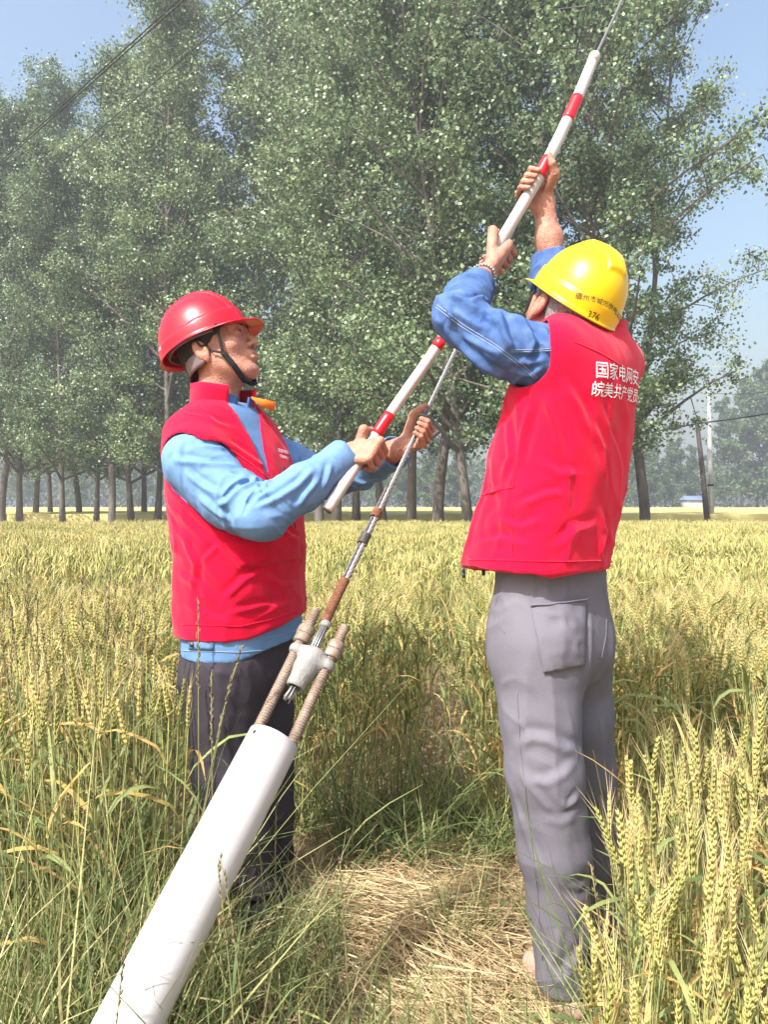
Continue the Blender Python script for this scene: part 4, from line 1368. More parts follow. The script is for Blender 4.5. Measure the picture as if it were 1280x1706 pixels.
# ================================================================== worker in the yellow helmet
B = empty('person', (.385, 1.80, 0))
tag(B, 'worker seen from behind in yellow helmet, red vest and grey trousers raising the rod', 'person')
BO = np.array(B.location)
bkeys = [(.960, .346, 1.80, .170, .152, 2.22), (1.066, .368, 1.80, .168, .148, 2.30), (1.206, .403, 1.80, .172, .142, 2.40), (1.347, .428, 1.80, .180, .136, 2.50), (1.43, .447, 1.80, .188, .130, 2.56),
         (1.487, .462, 1.805, .172, .118, 2.58), (1.53, .476, 1.81, .128, .098, 2.58), (1.560, .484, 1.815, .090, .078, 2.58), (1.60, .488, 1.82, .07, .065, 2.58)]
bl_arm = [at(918, 600, 1.70), at(835, 575, 1.68), at(765, 530, 1.71), at(778, 500, 1.83), at(797, 474, 1.93)]
bl_rad = [.077, .062, .053, .048, .044]
br_arm = [at(1000, 588, 1.97), at(970, 530, 2.05), at(924, 466, 2.13), at(914, 421, 2.13)]
br_rad = [.078, .066, .060, .050]
bh = rod_at(425); bh2 = rod_at(306)
wl = at(806, 459, 1.975); wr_ = at(908, 342, 2.13)
HB_O = at(944, 520, 1.79); HB_R = frame((-.24, .82, .50), (.33, 0, 1))
bneck = np.array([.470, 1.82, 1.50])
# body
HV, HF = put_head(B, HB_O, HB_R, bneck, M['grey_hair'], -.02, -.075, (1,))
hl = hand_geom(bh[0], bh[1], np.array([-.45, -.85, -.15]), wl, .0165, (1, .2, 0), bl_arm[2], rw=.0245, re=.036, stop=.6, tscale=.85)
hr = hand_geom(bh2[0], bh2[1], np.array([.85, .25, -.3]), wr_, .0165, (.1, 1, 0), br_arm[2], rw=.0255, re=.038, stop=1.0, tscale=1.0)
bleg_l = [at(897, 1080, 1.745), at(900, 1190, 1.73), at(908, 1290, 1.715), at(925, 1420, 1.725), at(941, 1640, 1.745)]
bleg_r = [at(948, 1070, 1.87), at(962, 1190, 1.90), at(972, 1290, 1.93), at(980, 1420, 1.95), at(986, 1550, 1.95)]
core = body_core(bkeys, 1.03, 1.53, [(bl_arm[:3], [.05, .045, .04]), (br_arm[:3], [.05, .045, .042]), ([np.array([.47, 1.82, 1.45]), bneck], [.06, .06])],
                 [(bleg_l[:1] + bleg_l[1:], [.08, .075, .06, .055, .036]), (bleg_r, [.08, .075, .06, .05, .036])])
feet = []
for a in (bleg_l[-1], bleg_r[-1]):
    G = Grid(a - np.array([.2, .2, .08]), a + np.array([.2, .25, .08]), .006)
    f2 = unit([-.25, .97, 0])
    g = smin(cap(G, a + [0, 0, .06], np.array([a[0], a[1], .045]), .036, .036), cap(G, np.array([a[0], a[1], .045]) - f2 * .035, np.array([a[0], a[1], .028]) + f2 * .12, .032, .024), .03)
    if False: feet.append(snet(g, G))
bv, bf = join([(HV, HF), hl, hr, core] + feet)
obj_np('body', bv, bf, M['skin'], B)
# sleeves
V, F, f_, G_ = sleeve_geom(bl_arm, bl_rad, .0065, 31, h=.0038, elbow=.26, lines=BS_F)
obj_np('sleeve', V, F, M['denim'], B); b_slv = bvh_of(V, F)
V2, F2, f_, G_ = sleeve_geom(br_arm, br_rad, .007, 37, elbow=.2)
obj_np('sleeve', V2, F2, M['denim'], B)
for nm, pxl in (('sleeve_seam', [(727, 512), (770, 545), (820, 575), (870, 612), (893, 632)]), ('sleeve_seam', [(729, 508), (772, 541), (822, 571), (872, 608), (896, 630)]),
                ('yoke_seam', [(852, 586), (885, 586), (918, 584), (936, 572)]), ('yoke_seam', [(852, 583), (885, 583), (916, 581)]),
                ('armhole_seam', [(878, 655), (905, 632), (925, 612), (934, 590), (936, 572)])):
    seam_on(nm, b_slv, pxl, .0009, M['stitch'], B)
# vest
G = Grid((.10, 1.52, .95), (.70, 2.06, 1.62), .0044)
f, fw, lt = trunk_sdf(G, bkeys, 2.35)
f = smin(f, cap(G, at(945, 582, 1.73), at(925, 592, 1.69), .082), .03)
f = smin(f, cap(G, at(1005, 600, 1.87), at(1018, 612, 1.93), .078), .03)
f = smax(f, -chain(G, bl_arm[:3] , [bl_rad[0] + .004, bl_rad[1] + .006, bl_rad[2]], .03), .010)
f = np.maximum(f, -cap(G, bneck - [0, 0, .02], bneck + [-.02, 0, .12], .070, .078))
f = np.maximum(f, (1.008 - .02 * np.sin((G.X - .2) * 9) * .4) - G.Z)
f = np.maximum(f, G.Z - 1.575)
V, F = snet(f, G)
V = relax(V, F, 2, .4); N = vnormals(V, F)
def armmask(V, arm, rad):
    t_, L_ = chain_t(V, arm[:3]); a_ = np.asarray(arm[:3])
    dd = np.full(len(V), 9.0)
    for i in range(2):
        d_ = a_[i + 1] - a_[i]; q_ = np.clip(((V - a_[i]) @ d_) / (d_ @ d_), 0, 1); dd = np.minimum(dd, np.linalg.norm(V - a_[i] - q_[:, None] * d_, axis=1) - (rad[i] + (rad[i + 1] - rad[i]) * q_))
    return np.clip((dd - .008) / .035, 0, 1)
w = (ridge(V * np.array([6, 6, 3.6]), 41) ** 1.4 - .4) * .008 + crease(V * np.array([7, 7, 5]) + V[:, [2, 1, 0]] * 4, 47, .09) * .003 + (ridge(V * np.array([13, 13, 6]) + V[:, [2, 1, 0]] * 4, 42) ** 2 - .3) * .005 + (vnoise(V * 30, 43) - .5) * .003
V = V + N * (w * armmask(V, bl_arm, bl_rad))[:, None]
V = folds(V, vnormals(V, F), F, BV_F)
obj_np('vest', V, F, M['vest'], B); b_vest = bvh_of(V, F)
Vc, Fc = strip_ring(np.array([.474, 1.818, 1.53]), upright_frame(2.5), .086, .082, -.03, .045, .35, 2 * math.pi - .35, 56, .007, .06, wob=.002)
obj_np('collar', Vc, Fc, M['vest'], B)
for pxl in ([(857, 770), (857, 812), (838, 815), (806, 824)], [(855, 830), (855, 900), (852, 946)], [(958, 570), (1000, 588), (1040, 612), (1062, 622)], [(782, 932), (850, 934), (930, 936), (1002, 934)]):
    seam_on('seam', b_vest, pxl, .0016, M['vest'], B, .0006, 40)
# trousers
hips = [(.74, .390, 1.80, .140, .102, 2.21), (.80, .390, 1.80, .152, .114, 2.21), (.88, .390, 1.80, .152, .112, 2.21), (.94, .390, 1.80, .146, .106, 2.21), (1.04, .391, 1.80, .138, .098, 2.21)]
V, F = trousers_geom(hips, [(bleg_l, [.088, .086, .082, .074, .059]), (bleg_r, [.088, .086, .080, .075, .060])], 1.03, 51, .0055, .0042, lines=BT_F)
obj_np('trousers', V, F, M['grey_trousers'], B); b_tr = bvh_of(V, F)
V, F = patch_on(b_tr, [(884, 1010), (976, 997), (972, 1108), (906, 1121)], 22, 24, .006, .004, 5, .009, .010)
pk = obj_np('back_pocket', V, F, M['grey_trousers'], B)
s = seam_on('hem', b_tr, [(884, 1010), (930, 1006), (976, 997)], .0020, M['grey_trousers'], None, .011, 24)
if s: s.data.transform(Matrix.Translation(-B.location)); s.parent = pk
for nm, pxl in (('side_seam', [(831, 985), (826, 1010), (830, 1040), (842, 1055)]), ('side_seam', [(862, 1150), (868, 1250), (880, 1350), (896, 1480), (905, 1600)]), ('side_pocket', [(1005, 975), (1012, 1010), (1010, 1060), (1002, 1100)])):
    seam_on(nm, b_tr, pxl, .0012, M['grey_trousers'], B, .0006, 40)
for a in (bleg_l[-1], bleg_r[-1]):
    V, F = shoe_geom(a, (-.25, .97), .25, .040); sh = obj_np('shoe', V, F, M['shoe_beige'], B)
    G0 = V[V[:, 2] < .02]; 
# helmet and its print
hel, b_hel = helmet(B, HB_O, HB_R, M['yellow_plastic'], .036, -.012, .93, 2.5)
def hp(px, py): return rayn(b_hel, px, py, 1.7)
p0, n0 = hp(958, 494); p1, n1 = hp(1026, 520)
ux = unit(p1 - p0); nn = unit(n0 + n1); uy = unit(np.cross(nn, ux))
print_on('lettering', b_hel, '宿州市城郊供电公司', .0150, p0 - uy * .003, ux, uy, nn, M['black_print'], B, .0012)
p0, n0 = hp(978, 527); 
print_on('lettering', b_hel, '376', .0195, p0, ux, uy, nn, M['black_print'], B, .0012)
hb = bvh_of(HV, HF)
strap('chin_strap', hb, [(.035, .085, .03), (.030, .082, -.02), (.040, .066, -.075), (.05, .03, -.125)], HB_O, HB_R, .012, M['webbing'], hel, origin=BO)
# print on the vest
p0, n0 = rayn(b_vest, 990, 627); p1, n1 = rayn(b_vest, 1030, 632)
ux = unit(p1 - p0); ux = unit(np.array([ux[0], ux[1], ux[2] * 1.0])); nn = unit(n1 * 1.4 + n0 + np.array([.3, 0, 0])); uy = unit(np.cross(nn, ux)); ux = np.cross(uy, nn)
print_on('lettering', b_vest, '国家电网安', .0385, p0, ux, uy, nn, M['white_print'], B, .003)
p0, n0 = rayn(b_vest, 982, 658)
print_on('lettering', b_vest, '皖美共产党员', .034, p0, ux, uy, nn, M['white_print'], B, .003)
# bracelet
mb = MB(); ax = unit(np.asarray(bl_arm[2]) - wl); c = wl + ax * .012
s1 = unit(np.cross(ax, [0, 0, 1])); s2 = np.cross(ax, s1)
for k in range(26):
    a = 2 * math.pi * k / 26; p = c + .0315 * (math.cos(a) * s1 + math.sin(a) * s2)
    mb.octa(p, ax, s1, .011, .009, .009)
mb.build('bracelet', mat('beads', (.33, .36, .33), .35, .5, vary=.4, vscale=150), B)
# zip pulls at the vest front
for q in ((773, 948), (806, 944)):
    mb = MB(); p = at(q[0], q[1], 1.76); mb.box(p - [0, 0, .002], (.006, .003, .012)); mb.box(p - [0, 0, .014], (.008, .002, .013)); mb.build('zip_pull', M['cable'], B, False)

# ================================================================== worker in the red helmet
A = empty('person', (-.42, 2.20, 0))
tag(A, 'worker in red helmet, red vest and light blue shirt holding the guy wire', 'person')
AO = np.array(A.location)
Y_A = -.6435
akeys = [(.62, -.402, 2.2, .205, .158, Y_A), (.765, -.404, 2.2, .212, .164, Y_A), (.875, -.411, 2.2, .212, .168, Y_A), (1.047, -.409, 2.2, .214, .170, Y_A), (1.133, -.419, 2.2, .215, .170, Y_A), (1.219, -.434, 2.2, .213, .164, Y_A),
         (1.322, -.452, 2.2, .206, .142, Y_A), (1.365, -.456, 2.2, .190, .128, Y_A), (1.408, -.452, 2.2, .150, .108, Y_A), (1.442, -.452, 2.2, .100, .088, Y_A), (1.48, -.455, 2.2, .078, .074, Y_A)]
ar_arm = [at(326, 772, 2.06), at(380, 828, 2.0), at(436, 856, 1.95), at(508, 810, 1.97), at(574, 760, 2.03)]
ar_rad = [.090, .076, .064, .054, .043]
al_arm = [at(440, 762, 2.36), at(490, 780, 2.42), at(545, 798, 2.40), at(600, 782, 2.29), at(657, 755, 2.17)]
al_rad = [.085, .07, .060, .054, .044]
ah = rod_at(752); awp = wire_at(716)
AH_O = at(363, 583, 2.2); AH_R = frame((.89, -.24, .40))
aneck = np.array([-.478, 2.2, 1.40])
HV, HF = put_head(A, AH_O, AH_R, aneck, M['hair'], -.005, -.07, (1,))
hl = hand_geom(ah[0], ah[1], np.array([-.35, -.9, .25]), at(582, 757, 2.035), .0165, (1, 0, -.1), ar_arm[2], rw=.027, re=.042, stop=.35)
hr = hand_geom(awp, WIRE_D, np.array([-.75, .6, -.1]), at(664, 748, 2.135), .0075, (.6, .75, 0), al_arm[2], rw=.027, re=.042, stop=.35)
aleg_r = [at(372, 1120, 2.14), at(374, 1200, 2.135), at(378, 1290, 2.13), at(398, 1400, 2.125), at(422, 1482, 2.12)]
aleg_l = [at(425, 1110, 2.27), at(430, 1190, 2.29), at(434, 1270, 2.3), at(440, 1360, 2.3), at(447, 1432, 2.3)]
core = body_core(akeys, .85, 1.40, [(ar_arm[:4], [.055, .05, .042, .036]), (al_arm[:4], [.055, .05, .042, .036]), ([aneck - [0, 0, .05], aneck], [.058, .058])],
                 [(aleg_r, [.085, .075, .065, .055, .036]), (aleg_l, [.085, .075, .065, .055, .036])])
bv, bf = join([(HV, HF), hl, hr, core])
obj_np('body', bv, bf, M['skin'], A)
for s in (-1, 1):                       # eyes: dark iris discs set in the lids
    mb = MB(); c = AH_O + AH_R @ np.array([.0945, s * .031, .007]); mb.octa(c, AH_R[:, 1], AH_R[:, 2], .018, .007, .006); mb.build('eye', M['black_print'], A)
    mb = MB(); pts = [AH_O + AH_R @ np.array([x_, s * y_, z_]) for x_, y_, z_ in ((.100, .014, .026), (.099, .028, .032), (.088, .046, .030))]; mb.tube(pts, [.0035, .004, .002], 6); mb.build('eyebrow', M['hair'], A)
V, F, _, _ = sleeve_geom(ar_arm, ar_rad, .0065, 61, h=.0038, elbow=.25, lines=AS_F)
obj_np('sleeve', V, F, M['shirt'], A); a_slv = bvh_of(V, F)
V, F, _, _ = sleeve_geom(al_arm, al_rad, .0080, 67, elbow=.25)
obj_np('sleeve', V, F, M['shirt'], A)
for (pts, rad) in ((ar_arm, ar_rad), (al_arm, al_rad)):
    ax = unit(pts[-1] - pts[-2]); fr = frame(ax, (0.1, .2, 1)); fr = np.stack([fr[:, 1], fr[:, 2], fr[:, 0]], 1)
    Vc, Fc = strip_ring(pts[-1], fr, rad[-1], rad[-1], -.050, .006, 0, 2 * math.pi - .001, 40, .0045, .02, wob=.001)
    obj_np('cuff', Vc, Fc, M['shirt'], A)
# shirt body
G = Grid((-.70, 1.93, .66), (-.17, 2.47, 1.49), .0055)
f, fw, lt = trunk_sdf(G, akeys, 2.1, -.022)
hem = .730 + .26 * np.clip(G.X + .40, 0, 1)
f = np.maximum(f, hem - G.Z); f = np.maximum(f, G.Z - 1.44)
f = np.maximum(f, -cap(G, aneck - [0, 0, .03], aneck + [.03, 0, .14], .062, .070))
V, F = snet(f, G); V = relax(V, F, 1, .4); N = vnormals(V, F)
V = V + N * ((ridge(V * np.array([11, 11, 4]), 71) - .5) * .008)[:, None]
obj_np('shirt', V, F, M['shirt'], A); a_sh = bvh_of(V, F)
for dy in (0, 20):
    seam_on('hem_seam', a_sh, [(304, 1064 + dy), (400, 1067 + dy), (450, 1062 + dy), (496, 1050 + dy)], .0013, M['stitch'], A, .0006, 40)
V, F = patch_on(a_sh, [(316, 1064), (356, 1066), (356, 1083), (316, 1082)], 6, 4, .004, .003); tab = obj_np('hem_tab', V, F, M['shirt'], A)
mb = MB(); p, n = rayn(a_sh, 322, 1073); mb.tube([p, p + n * .009], .0065, 10); mb.build('button', M['strand_dark'], tab, origin=AO)
# vest
G = Grid((-.74, 1.90, .74), (-.14, 2.50, 1.50), .0046)
f, fw, lt = trunk_sdf(G, akeys, 2.1, -.012)
f = smin(f, cap(G, at(335, 760, 2.10), at(330, 765, 2.06), .090), .03)
f = smax(f, -chain(G, ar_arm[:3], [ar_rad[0] + .003, ar_rad[1] + .005, ar_rad[2] + .002], .03), .010)
f = smax(f, -chain(G, al_arm[:3], [al_rad[0] + .003, al_rad[1] + .005, al_rad[2]], .03), .010)
f = np.maximum(f, -cap(G, aneck - [0, 0, .03], aneck + [.03, 0, .14], .066, .074))
wv = np.clip((G.Z - 1.215) / (1.45 - 1.215), 0, 1) * .062                      # the open zip at the throat
f = np.where((fw > 0) & (G.Z > 1.215), np.maximum(f, np.minimum(wv - np.abs(lt), .02)), f)
hem = .788 + .42 * np.clip(G.X + .36, 0, 1)
f = np.maximum(f, hem - G.Z); f = np.maximum(f, G.Z - 1.475)
V, F = snet(f, G); V = relax(V, F, 2, .4); N = vnormals(V, F)
w = (ridge(V * np.array([6, 6, 4]), 81) ** 1.4 - .4) * .008 + crease(V * np.array([7, 7, 8]) + V[:, [2, 1, 0]] * 4, 87, .09) * .004 + (ridge(V * np.array([12, 12, 9]) + V[:, [2, 1, 0]] * 5, 82) ** 2 - .3) * .005 + (vnoise(V * 30, 83) - .5) * .003
V = V + N * (w * armmask(V, ar_arm, ar_rad) * armmask(V, al_arm, al_rad))[:, None]
V = folds(V, vnormals(V, F), F, AV_F)
obj_np('vest', V, F, M['vest'], A); a_vest = bvh_of(V, F)
fr = frame((.79, -.59, -.10)); fr = np.stack([unit(fr[:, 0]), fr[:, 1], fr[:, 2]], 1)
Vc, Fc = strip_ring(np.array([-.462, 2.2, 1.435]), fr, .083, .086, -.030, .052, .50, 2 * math.pi - .55, 56, .006, .03, wob=.0015)
obj_np('collar', Vc, Fc, M['vest'], A)
Vc, Fc = strip_ring(np.array([-.455, 2.2, 1.42]), fr, .072, .074, -.03, .040, .22, 2 * math.pi - .3, 50, .005, .02, wob=.0015, seed=3)
obj_np('shirt_collar', Vc, Fc, M['denim'], A)
mb = MB()
c0 = at(419, 662, 2.16); 
mb.add([at(418, 660, 2.17), at(460, 670, 2.185), at(456, 686, 2.18), at(436, 678, 2.165), at(419, 664, 2.155),
        at(418, 660, 2.177), at(460, 670, 2.192), at(456, 686, 2.187), at(436, 678, 2.172), at(419, 664, 2.162)],
       [[0, 4, 1], [1, 4, 3], [1, 3, 2], [6, 9, 5], [6, 8, 9], [7, 8, 6]], [[0, 1, 6, 5], [1, 2, 7, 6], [2, 3, 8, 7], [3, 4, 9, 8], [4, 0, 5, 9]])
mb.build('collar_lining', M['orange'], A, False)
for pxl in ([(365, 910), (400, 948), (465, 935), (500, 920)], [(302, 1040), (400, 1044), (460, 1030), (504, 1012)], [(372, 740), (420, 775), (450, 800), (474, 800)], [(408, 700), (432, 740), (462, 785), (478, 830)]):
    seam_on('seam', a_vest, pxl, .0017, M['vest'], A, .0006, 40)
V, F = patch_on(a_vest, [(372, 905), (500, 890), (500, 930), (400, 946)], 20, 8, .004, .003, 8, .003, .004); obj_np('pocket_flap', V, F, M['vest'], A)
p0, n0 = ray(a_vest, 463, 752)
if p0 is not None:
    p1, n1 = ray(a_vest, 480, 757); p1 = p1 if p1 is not None else p0 + np.array([.02, .01, 0]); n1 = n1 if n1 is not None else n0
    ux = unit(p1 - p0); nn = unit(n0 + n1); uy = unit(np.cross(nn, ux))
    print_on('lettering', a_vest, '国家电网', .0125, p0, ux, uy, nn, M['white_print'], A, .002)
    print_on('lettering', a_vest, '安徽电力', .0115, p0 - uy * .018, ux, uy, nn, M['white_print'], A, .002)
for pxl in ([(432, 690), (447, 720), (463, 752), (474, 785)], [(470, 775), (478, 830), (492, 880)]):
    seam_on('zip', a_vest if pxl[0][0] > 460 else a_sh, pxl, .0022, M['cable'], A, .001, 30)
# trousers, shoes
hips = [(.60, -.405, 2.2, .160, .128, Y_A), (.68, -.408, 2.2, .168, .132, Y_A), (.76, -.410, 2.2, .164, .128, Y_A), (.84, -.41, 2.2, .155, .12, Y_A)]
V, F = trousers_geom(hips, [(aleg_r, [.104, .098, .090, .082, .072]), (aleg_l, [.104, .098, .090, .082, .072])], .83, 91, .0075, .0052, waist=False)
obj_np('trousers', V, F, M['dark_trousers'], A)
for a in (aleg_r[-1], aleg_l[-1]):
    V, F = shoe_geom(a, (.35, -.94)); obj_np('shoe', V, F, M['shoe_dark'], A)
# helmet
hel, b_hel = helmet(A, AH_O, AH_R, M['red_plastic'], .040, -.034)
p0, n0 = rayn(b_hel, 266, 584); p1, n1 = rayn(b_hel, 276, 580)
if p0 is not None and p1 is not None:
    ux = unit(p1 - p0); nn = unit(n0 + n1); uy = unit(np.cross(nn, ux))
    print_on('lettering', b_hel, '供电公司', .0115, p0 - ux * .030, ux, uy, nn, M['white_print'], A, .0012)
hb = bvh_of(HV, HF)
for s in (-1, 1):
    strap('chin_strap', hb, [(.055, s * .086, .035), (.050, s * .082, .0), (.040, s * .076, -.045)], AH_O, AH_R, .009, M['webbing'], hel, origin=AO)
    strap('chin_strap', hb, [(-.035, s * .092, .03), (-.015, s * .085, .012), (.010, s * .080, -.025), (.040, s * .076, -.045)], AH_O, AH_R, .006, M['webbing'], hel, origin=AO)
    strap('chin_strap', hb, [(.040, s * .076, -.045), (.050, s * .062, -.085), (.052, s * .03, -.128), (.055, 0, -.130)], AH_O, AH_R, .016, M['webbing'], hel, .003, 34, origin=AO, ribs=True)
# ------------------------------------------------------------------ insulated operating rod
def lathe_along(pts, rads, n=20):
    mb = MB(); mb.tube(pts, rads, n); return mb
rod = empty('operating_rod', tuple(ROD[0]))
RO = np.array(ROD[0])
pr = 840 - (ROD_C[:, 2] - CAM_H) / ROD_C[:, 1] * FPX
def rod_seg(name, y0, y1, r, m):
    k = [i for i in range(len(pr)) if y1 <= pr[i] <= y0]
    P = [ROD_C[i] for i in k]
    mb = MB(); mb.tube(P, [r] * len(P), 20); return mb.build(name, m, rod)
def rr(y): return np.interp(y, [95, 300, 560, 850], [.0150, .0162, .0150, .0150])
P = list(ROD_C); Rr = [rr(y) for y in pr]
mb = MB(); mb.tube(P, Rr, 22); mb.build('tube', M['rod_white'], rod)
for y0, y1 in ((727, 690), (580, 563), (452, 424), (293, 266), (197, 163)):
    k = [i for i in range(len(pr)) if y1 - 4 <= pr[i] <= y0 + 4]
    mb = MB(); mb.tube([ROD_C[i] for i in k], [rr(pr[i]) + .0009 for i in k], 22); mb.build('red_band', M['rod_red'], rod)
d0 = unit(ROD_C[0] - ROD_C[1]); d1 = unit(ROD_C[-1] - ROD_C[-2])
mb = MB(); mb.tube([ROD_C[0] + d0 * .0012, ROD_C[0] - d0 * .012], [.0118, .0118], 18); mb.build('bore', mat('bore', (.25, .2, .17), .8, .1), rod)
mb = MB(); mb.tube([ROD_C[-1] - d1 * .02, ROD_C[-1] + d1 * .006, ROD_C[-1] + d1 * .012], [.0158, .0158, .012], 18); mb.build('end_cap', M['rod_white'], rod)
tag(rod, 'white insulated rod with red bands held up by both workers', 'rod')

# ------------------------------------------------------------------ guy wire with its adjusting clamp
def helix(a, d, L, R, pitch, r, ph, n_per=10, sides=5):
    d = unit(d); s1 = unit(np.cross(d, [0, 0, 1])); s2 = np.cross(d, s1)
    n = int(L / pitch * n_per) + 2
    pts = []
    for i in range(n):
        t = i / (n - 1) * L; an = ph + 2 * math.pi * t / pitch
        pts.append(a + d * t + R * (math.cos(an) * s1 + math.sin(an) * s2))
    return pts
guy = empty('guy_wire', tuple(WIRE_C))
GO = np.array(WIRE_C)
D = WIRE_D
s1 = unit(np.cross(D, [0, 1, 0])); 
Wp = lambda t: WIRE_C + D * t
t_hand = np.linalg.norm(WIRE_H - WIRE_C)
start = Wp(.02)
for k in range(6):
    mb = MB(); mb.tube(helix(start, D, 9.0, .0045, .095, .0026, k * math.pi / 3, 7), .0026, 5, caps=True); mb.build('strand', M['strand'], guy)
mb = MB(); mb.tube([start, Wp(9)], .0036, 6); mb.build('core_strand', M['strand_dark'], guy)
# bound tail lying against the wire above the clamp
side = unit(np.cross(D, [0, -1, 0.2]))
off = -side * .0085
tail = [Wp(.11) + off * .9, Wp(.25) + off, Wp(.40) + off, Wp(.50) + off * 1.05, Wp(.545) + off * 1.4]
for k in range(5):
    q = helix(Wp(.09) + off, D, .42, .0032, .08, .002, k * 1.2566, 8); mb = MB(); mb.tube(q, .0021, 5); mb.build('tail_strand', M['strand_dark'], guy)
def wrap(t0, t1, R, m, name, pitch=.0042, r=.0019):
    mb = MB(); mb.tube(helix(Wp(t0) + off * .5, D, t1 - t0, R, pitch, r, 0, 10), r, 5); return mb.build(name, m, guy)
wrap(.085, .21, .0105, M['rust'], 'binding_wire'); wrap(.315, .345, .0118, M['strand_dark'], 'binding_wire'); wrap(.40, .425, .0118, M['rust'], 'binding_wire')
mb = MB(); mb.tube([Wp(.075), Wp(.088)], [.0125, .0125], 14); mb.build('ferrule', M['cast'], guy)
mb = MB()
for k in range(9):
    a = 2 * math.pi * k / 9; o2 = .0085 * (math.cos(a) * s1 + math.sin(a) * np.cross(D, s1))
    mb.tube([Wp(.0) + o2, Wp(.078) + o2 * .8], [.0026, .0026], 5)
mb.build('wedge_strands', M['strand'], guy)
# clamp body, an open casting with two ears
cl = at(512, 1112, 1.69)
lat = unit(np.array([1.0, 0, 0]) - D * D[0]); nrm = np.cross(lat, D)
if nrm[1] > 0: nrm = -nrm
lat = unit(lat * .93 - nrm * .10)
def lp(l, u, n=0.0): return cl + lat * l + D * u + nrm * n
G = Grid(cl - .11, cl + .11, .0028)
f = chain(G, [lp(.002, .032), lp(-.003, -.004), lp(-.006, -.040)], [.029, .026, .0185], .012)
f = smin(f, chain(G, [lp(0, .020), lp(-.030, .030), lp(-.0385, .030)], [.019, .0155, .0175], .01), .010)
f = smin(f, chain(G, [lp(0, .008), lp(.032, .020), lp(.0385, .020)], [.019, .0155, .0175], .01), .010)
f = smin(f, cap(G, lp(-.006, -.030), lp(-.006, -.045), .0200, .0215), .006)
f = np.maximum(f, -cap(G, lp(.0, -.09), lp(0, .09), .0095))
f = np.maximum(f, -cap(G, lp(-.006, -.046), lp(-.007, -.1), .0145))
f = np.maximum(f, -(cap(G, lp(-.0385, -.1), lp(-.0385, .1), .0112)))
f = np.maximum(f, -(cap(G, lp(.0385, -.1), lp(.0385, .1), .0112)))
pl = (G.X - cl[0]) * D[0] + (G.Y - cl[1]) * D[1] + (G.Z - cl[2]) * D[2]
f = smax(f, pl - .044, .006); f = smax(f, -.054 - pl, .004)
V, F = snet(f, G); V = relax(V, F, 1, .4)
obj_np('clamp_body', V, F, M['cast'], guy)
mb = MB()
for k in range(6):
    a = k * 1.05; o2 = .006 * (math.cos(a) * lat + math.sin(a) * nrm)
    mb.tube([lp(-.006, -.03) + o2, lp(-.008, -.066) + o2 * 1.15, lp(-.010, -.080 - .004 * (k % 3)) + o2 * 1.5], [.0023, .0022, .002], 5)
mb.build('wire_end', M['strand'], guy)
def threaded(a, d, L, R, pitch=.0062):
    d = unit(d); x = unit(np.cross(d, [0, 0, 1])); y = np.cross(d, x)
    ns, rings = 14, int(L / pitch * 7)
    V = []
    for i in range(rings + 1):
        t = L * i / rings
        for k in range(ns):
            an = 2 * math.pi * k / ns
            ph = (t / pitch - k / ns) % 1
            r = R - .0016 + .0030 * abs(2 * ph - 1)
            if t > L - .006: r *= .86
            V.append(a + d * t + r * (math.cos(an) * x + math.sin(an) * y))
    Q = [[i * ns + k, i * ns + (k + 1) % ns, (i + 1) * ns + (k + 1) % ns, (i + 1) * ns + k] for i in range(rings) for k in range(ns)]
    V.append(a + d * L); T = [[len(V) - 1, rings * ns + k, rings * ns + (k + 1) % ns] for k in range(ns)]
    mb = MB(); mb.add(V, T, Q); return mb
def hexnut(c, d, R, h, rot):
    d = unit(d); x = unit(np.cross(d, [0, 0, 1])); y = np.cross(d, x)
    mb = MB(); V = []
    prof = [(-h / 2, .95), (-h / 2 + .001, 1.0), (h / 2 - .001, 1.0), (h / 2, .95)]
    for z_, s in prof:
        for k in range(6):
            a = rot + k * math.pi / 3; V.append(c + d * z_ + R * s * (math.cos(a) * x + math.sin(a) * y))
    Q = [[i * 6 + k, i * 6 + (k + 1) % 6, (i + 1) * 6 + (k + 1) % 6, (i + 1) * 6 + k] for i in range(3) for k in range(6)]
    V += [c - d * h / 2, c + d * h / 2]
    T = [[24, (k + 1) % 6, k] for k in range(6)] + [[25, 18 + k, 18 + (k + 1) % 6] for k in range(6)]
    mb.add(V, T, Q); return mb
for l, up in ((-.0385, .136), (.0385, .126)):
    base = lp(l, -.34)
    threaded(base, D, .34 + up, .0115).build('threaded_rod', M['rust_steel'], guy)
    e0 = .048 if l < 0 else .040
    for k, rot in ((0, .25), (1, .45)):
        hexnut(lp(l, e0 + .010 + k * .0205), D, .0205, .0195, rot).build('nut', M['rust_steel'], guy, False)
tag(guy, 'steel guy wire with cast clamp and two threaded rods', 'guy wire')

# ------------------------------------------------------------------ white sleeve pipe
p_top = at(456, 1232, 1.590); p_low = at(213, 1706, 1.26)
pd = unit(p_low - p_top)
L = (p_top[2] + .06) / -pd[2]
R0, R1 = .0545, .050
fr = frame(-pd, (0, 1, .3))
n, rows = 56, 50
V = []; 
for s, Rr_ in ((0, R0), (1, R1)):
    for k in range(rows):
        t = L * k / (rows - 1)
        for j in range(n):
            a = 2 * math.pi * j / n
            V.append(p_top + pd * t + Rr_ * (math.cos(a) * fr[:, 1] + math.sin(a) * fr[:, 2]))
Q = []
q = lambda s, k, j: (s * rows + k) * n + j % n
for j in range(n):
    for k in range(rows - 1):
        Q.append([q(0, k, j), q(0, k + 1, j), q(0, k + 1, j + 1), q(0, k, j + 1)]); Q.append([q(1, k, j + 1), q(1, k + 1, j + 1), q(1, k + 1, j), q(1, k, j)])
    Q.append([q(0, 0, j), q(0, 0, j + 1), q(1, 0, j + 1), q(1, 0, j)])
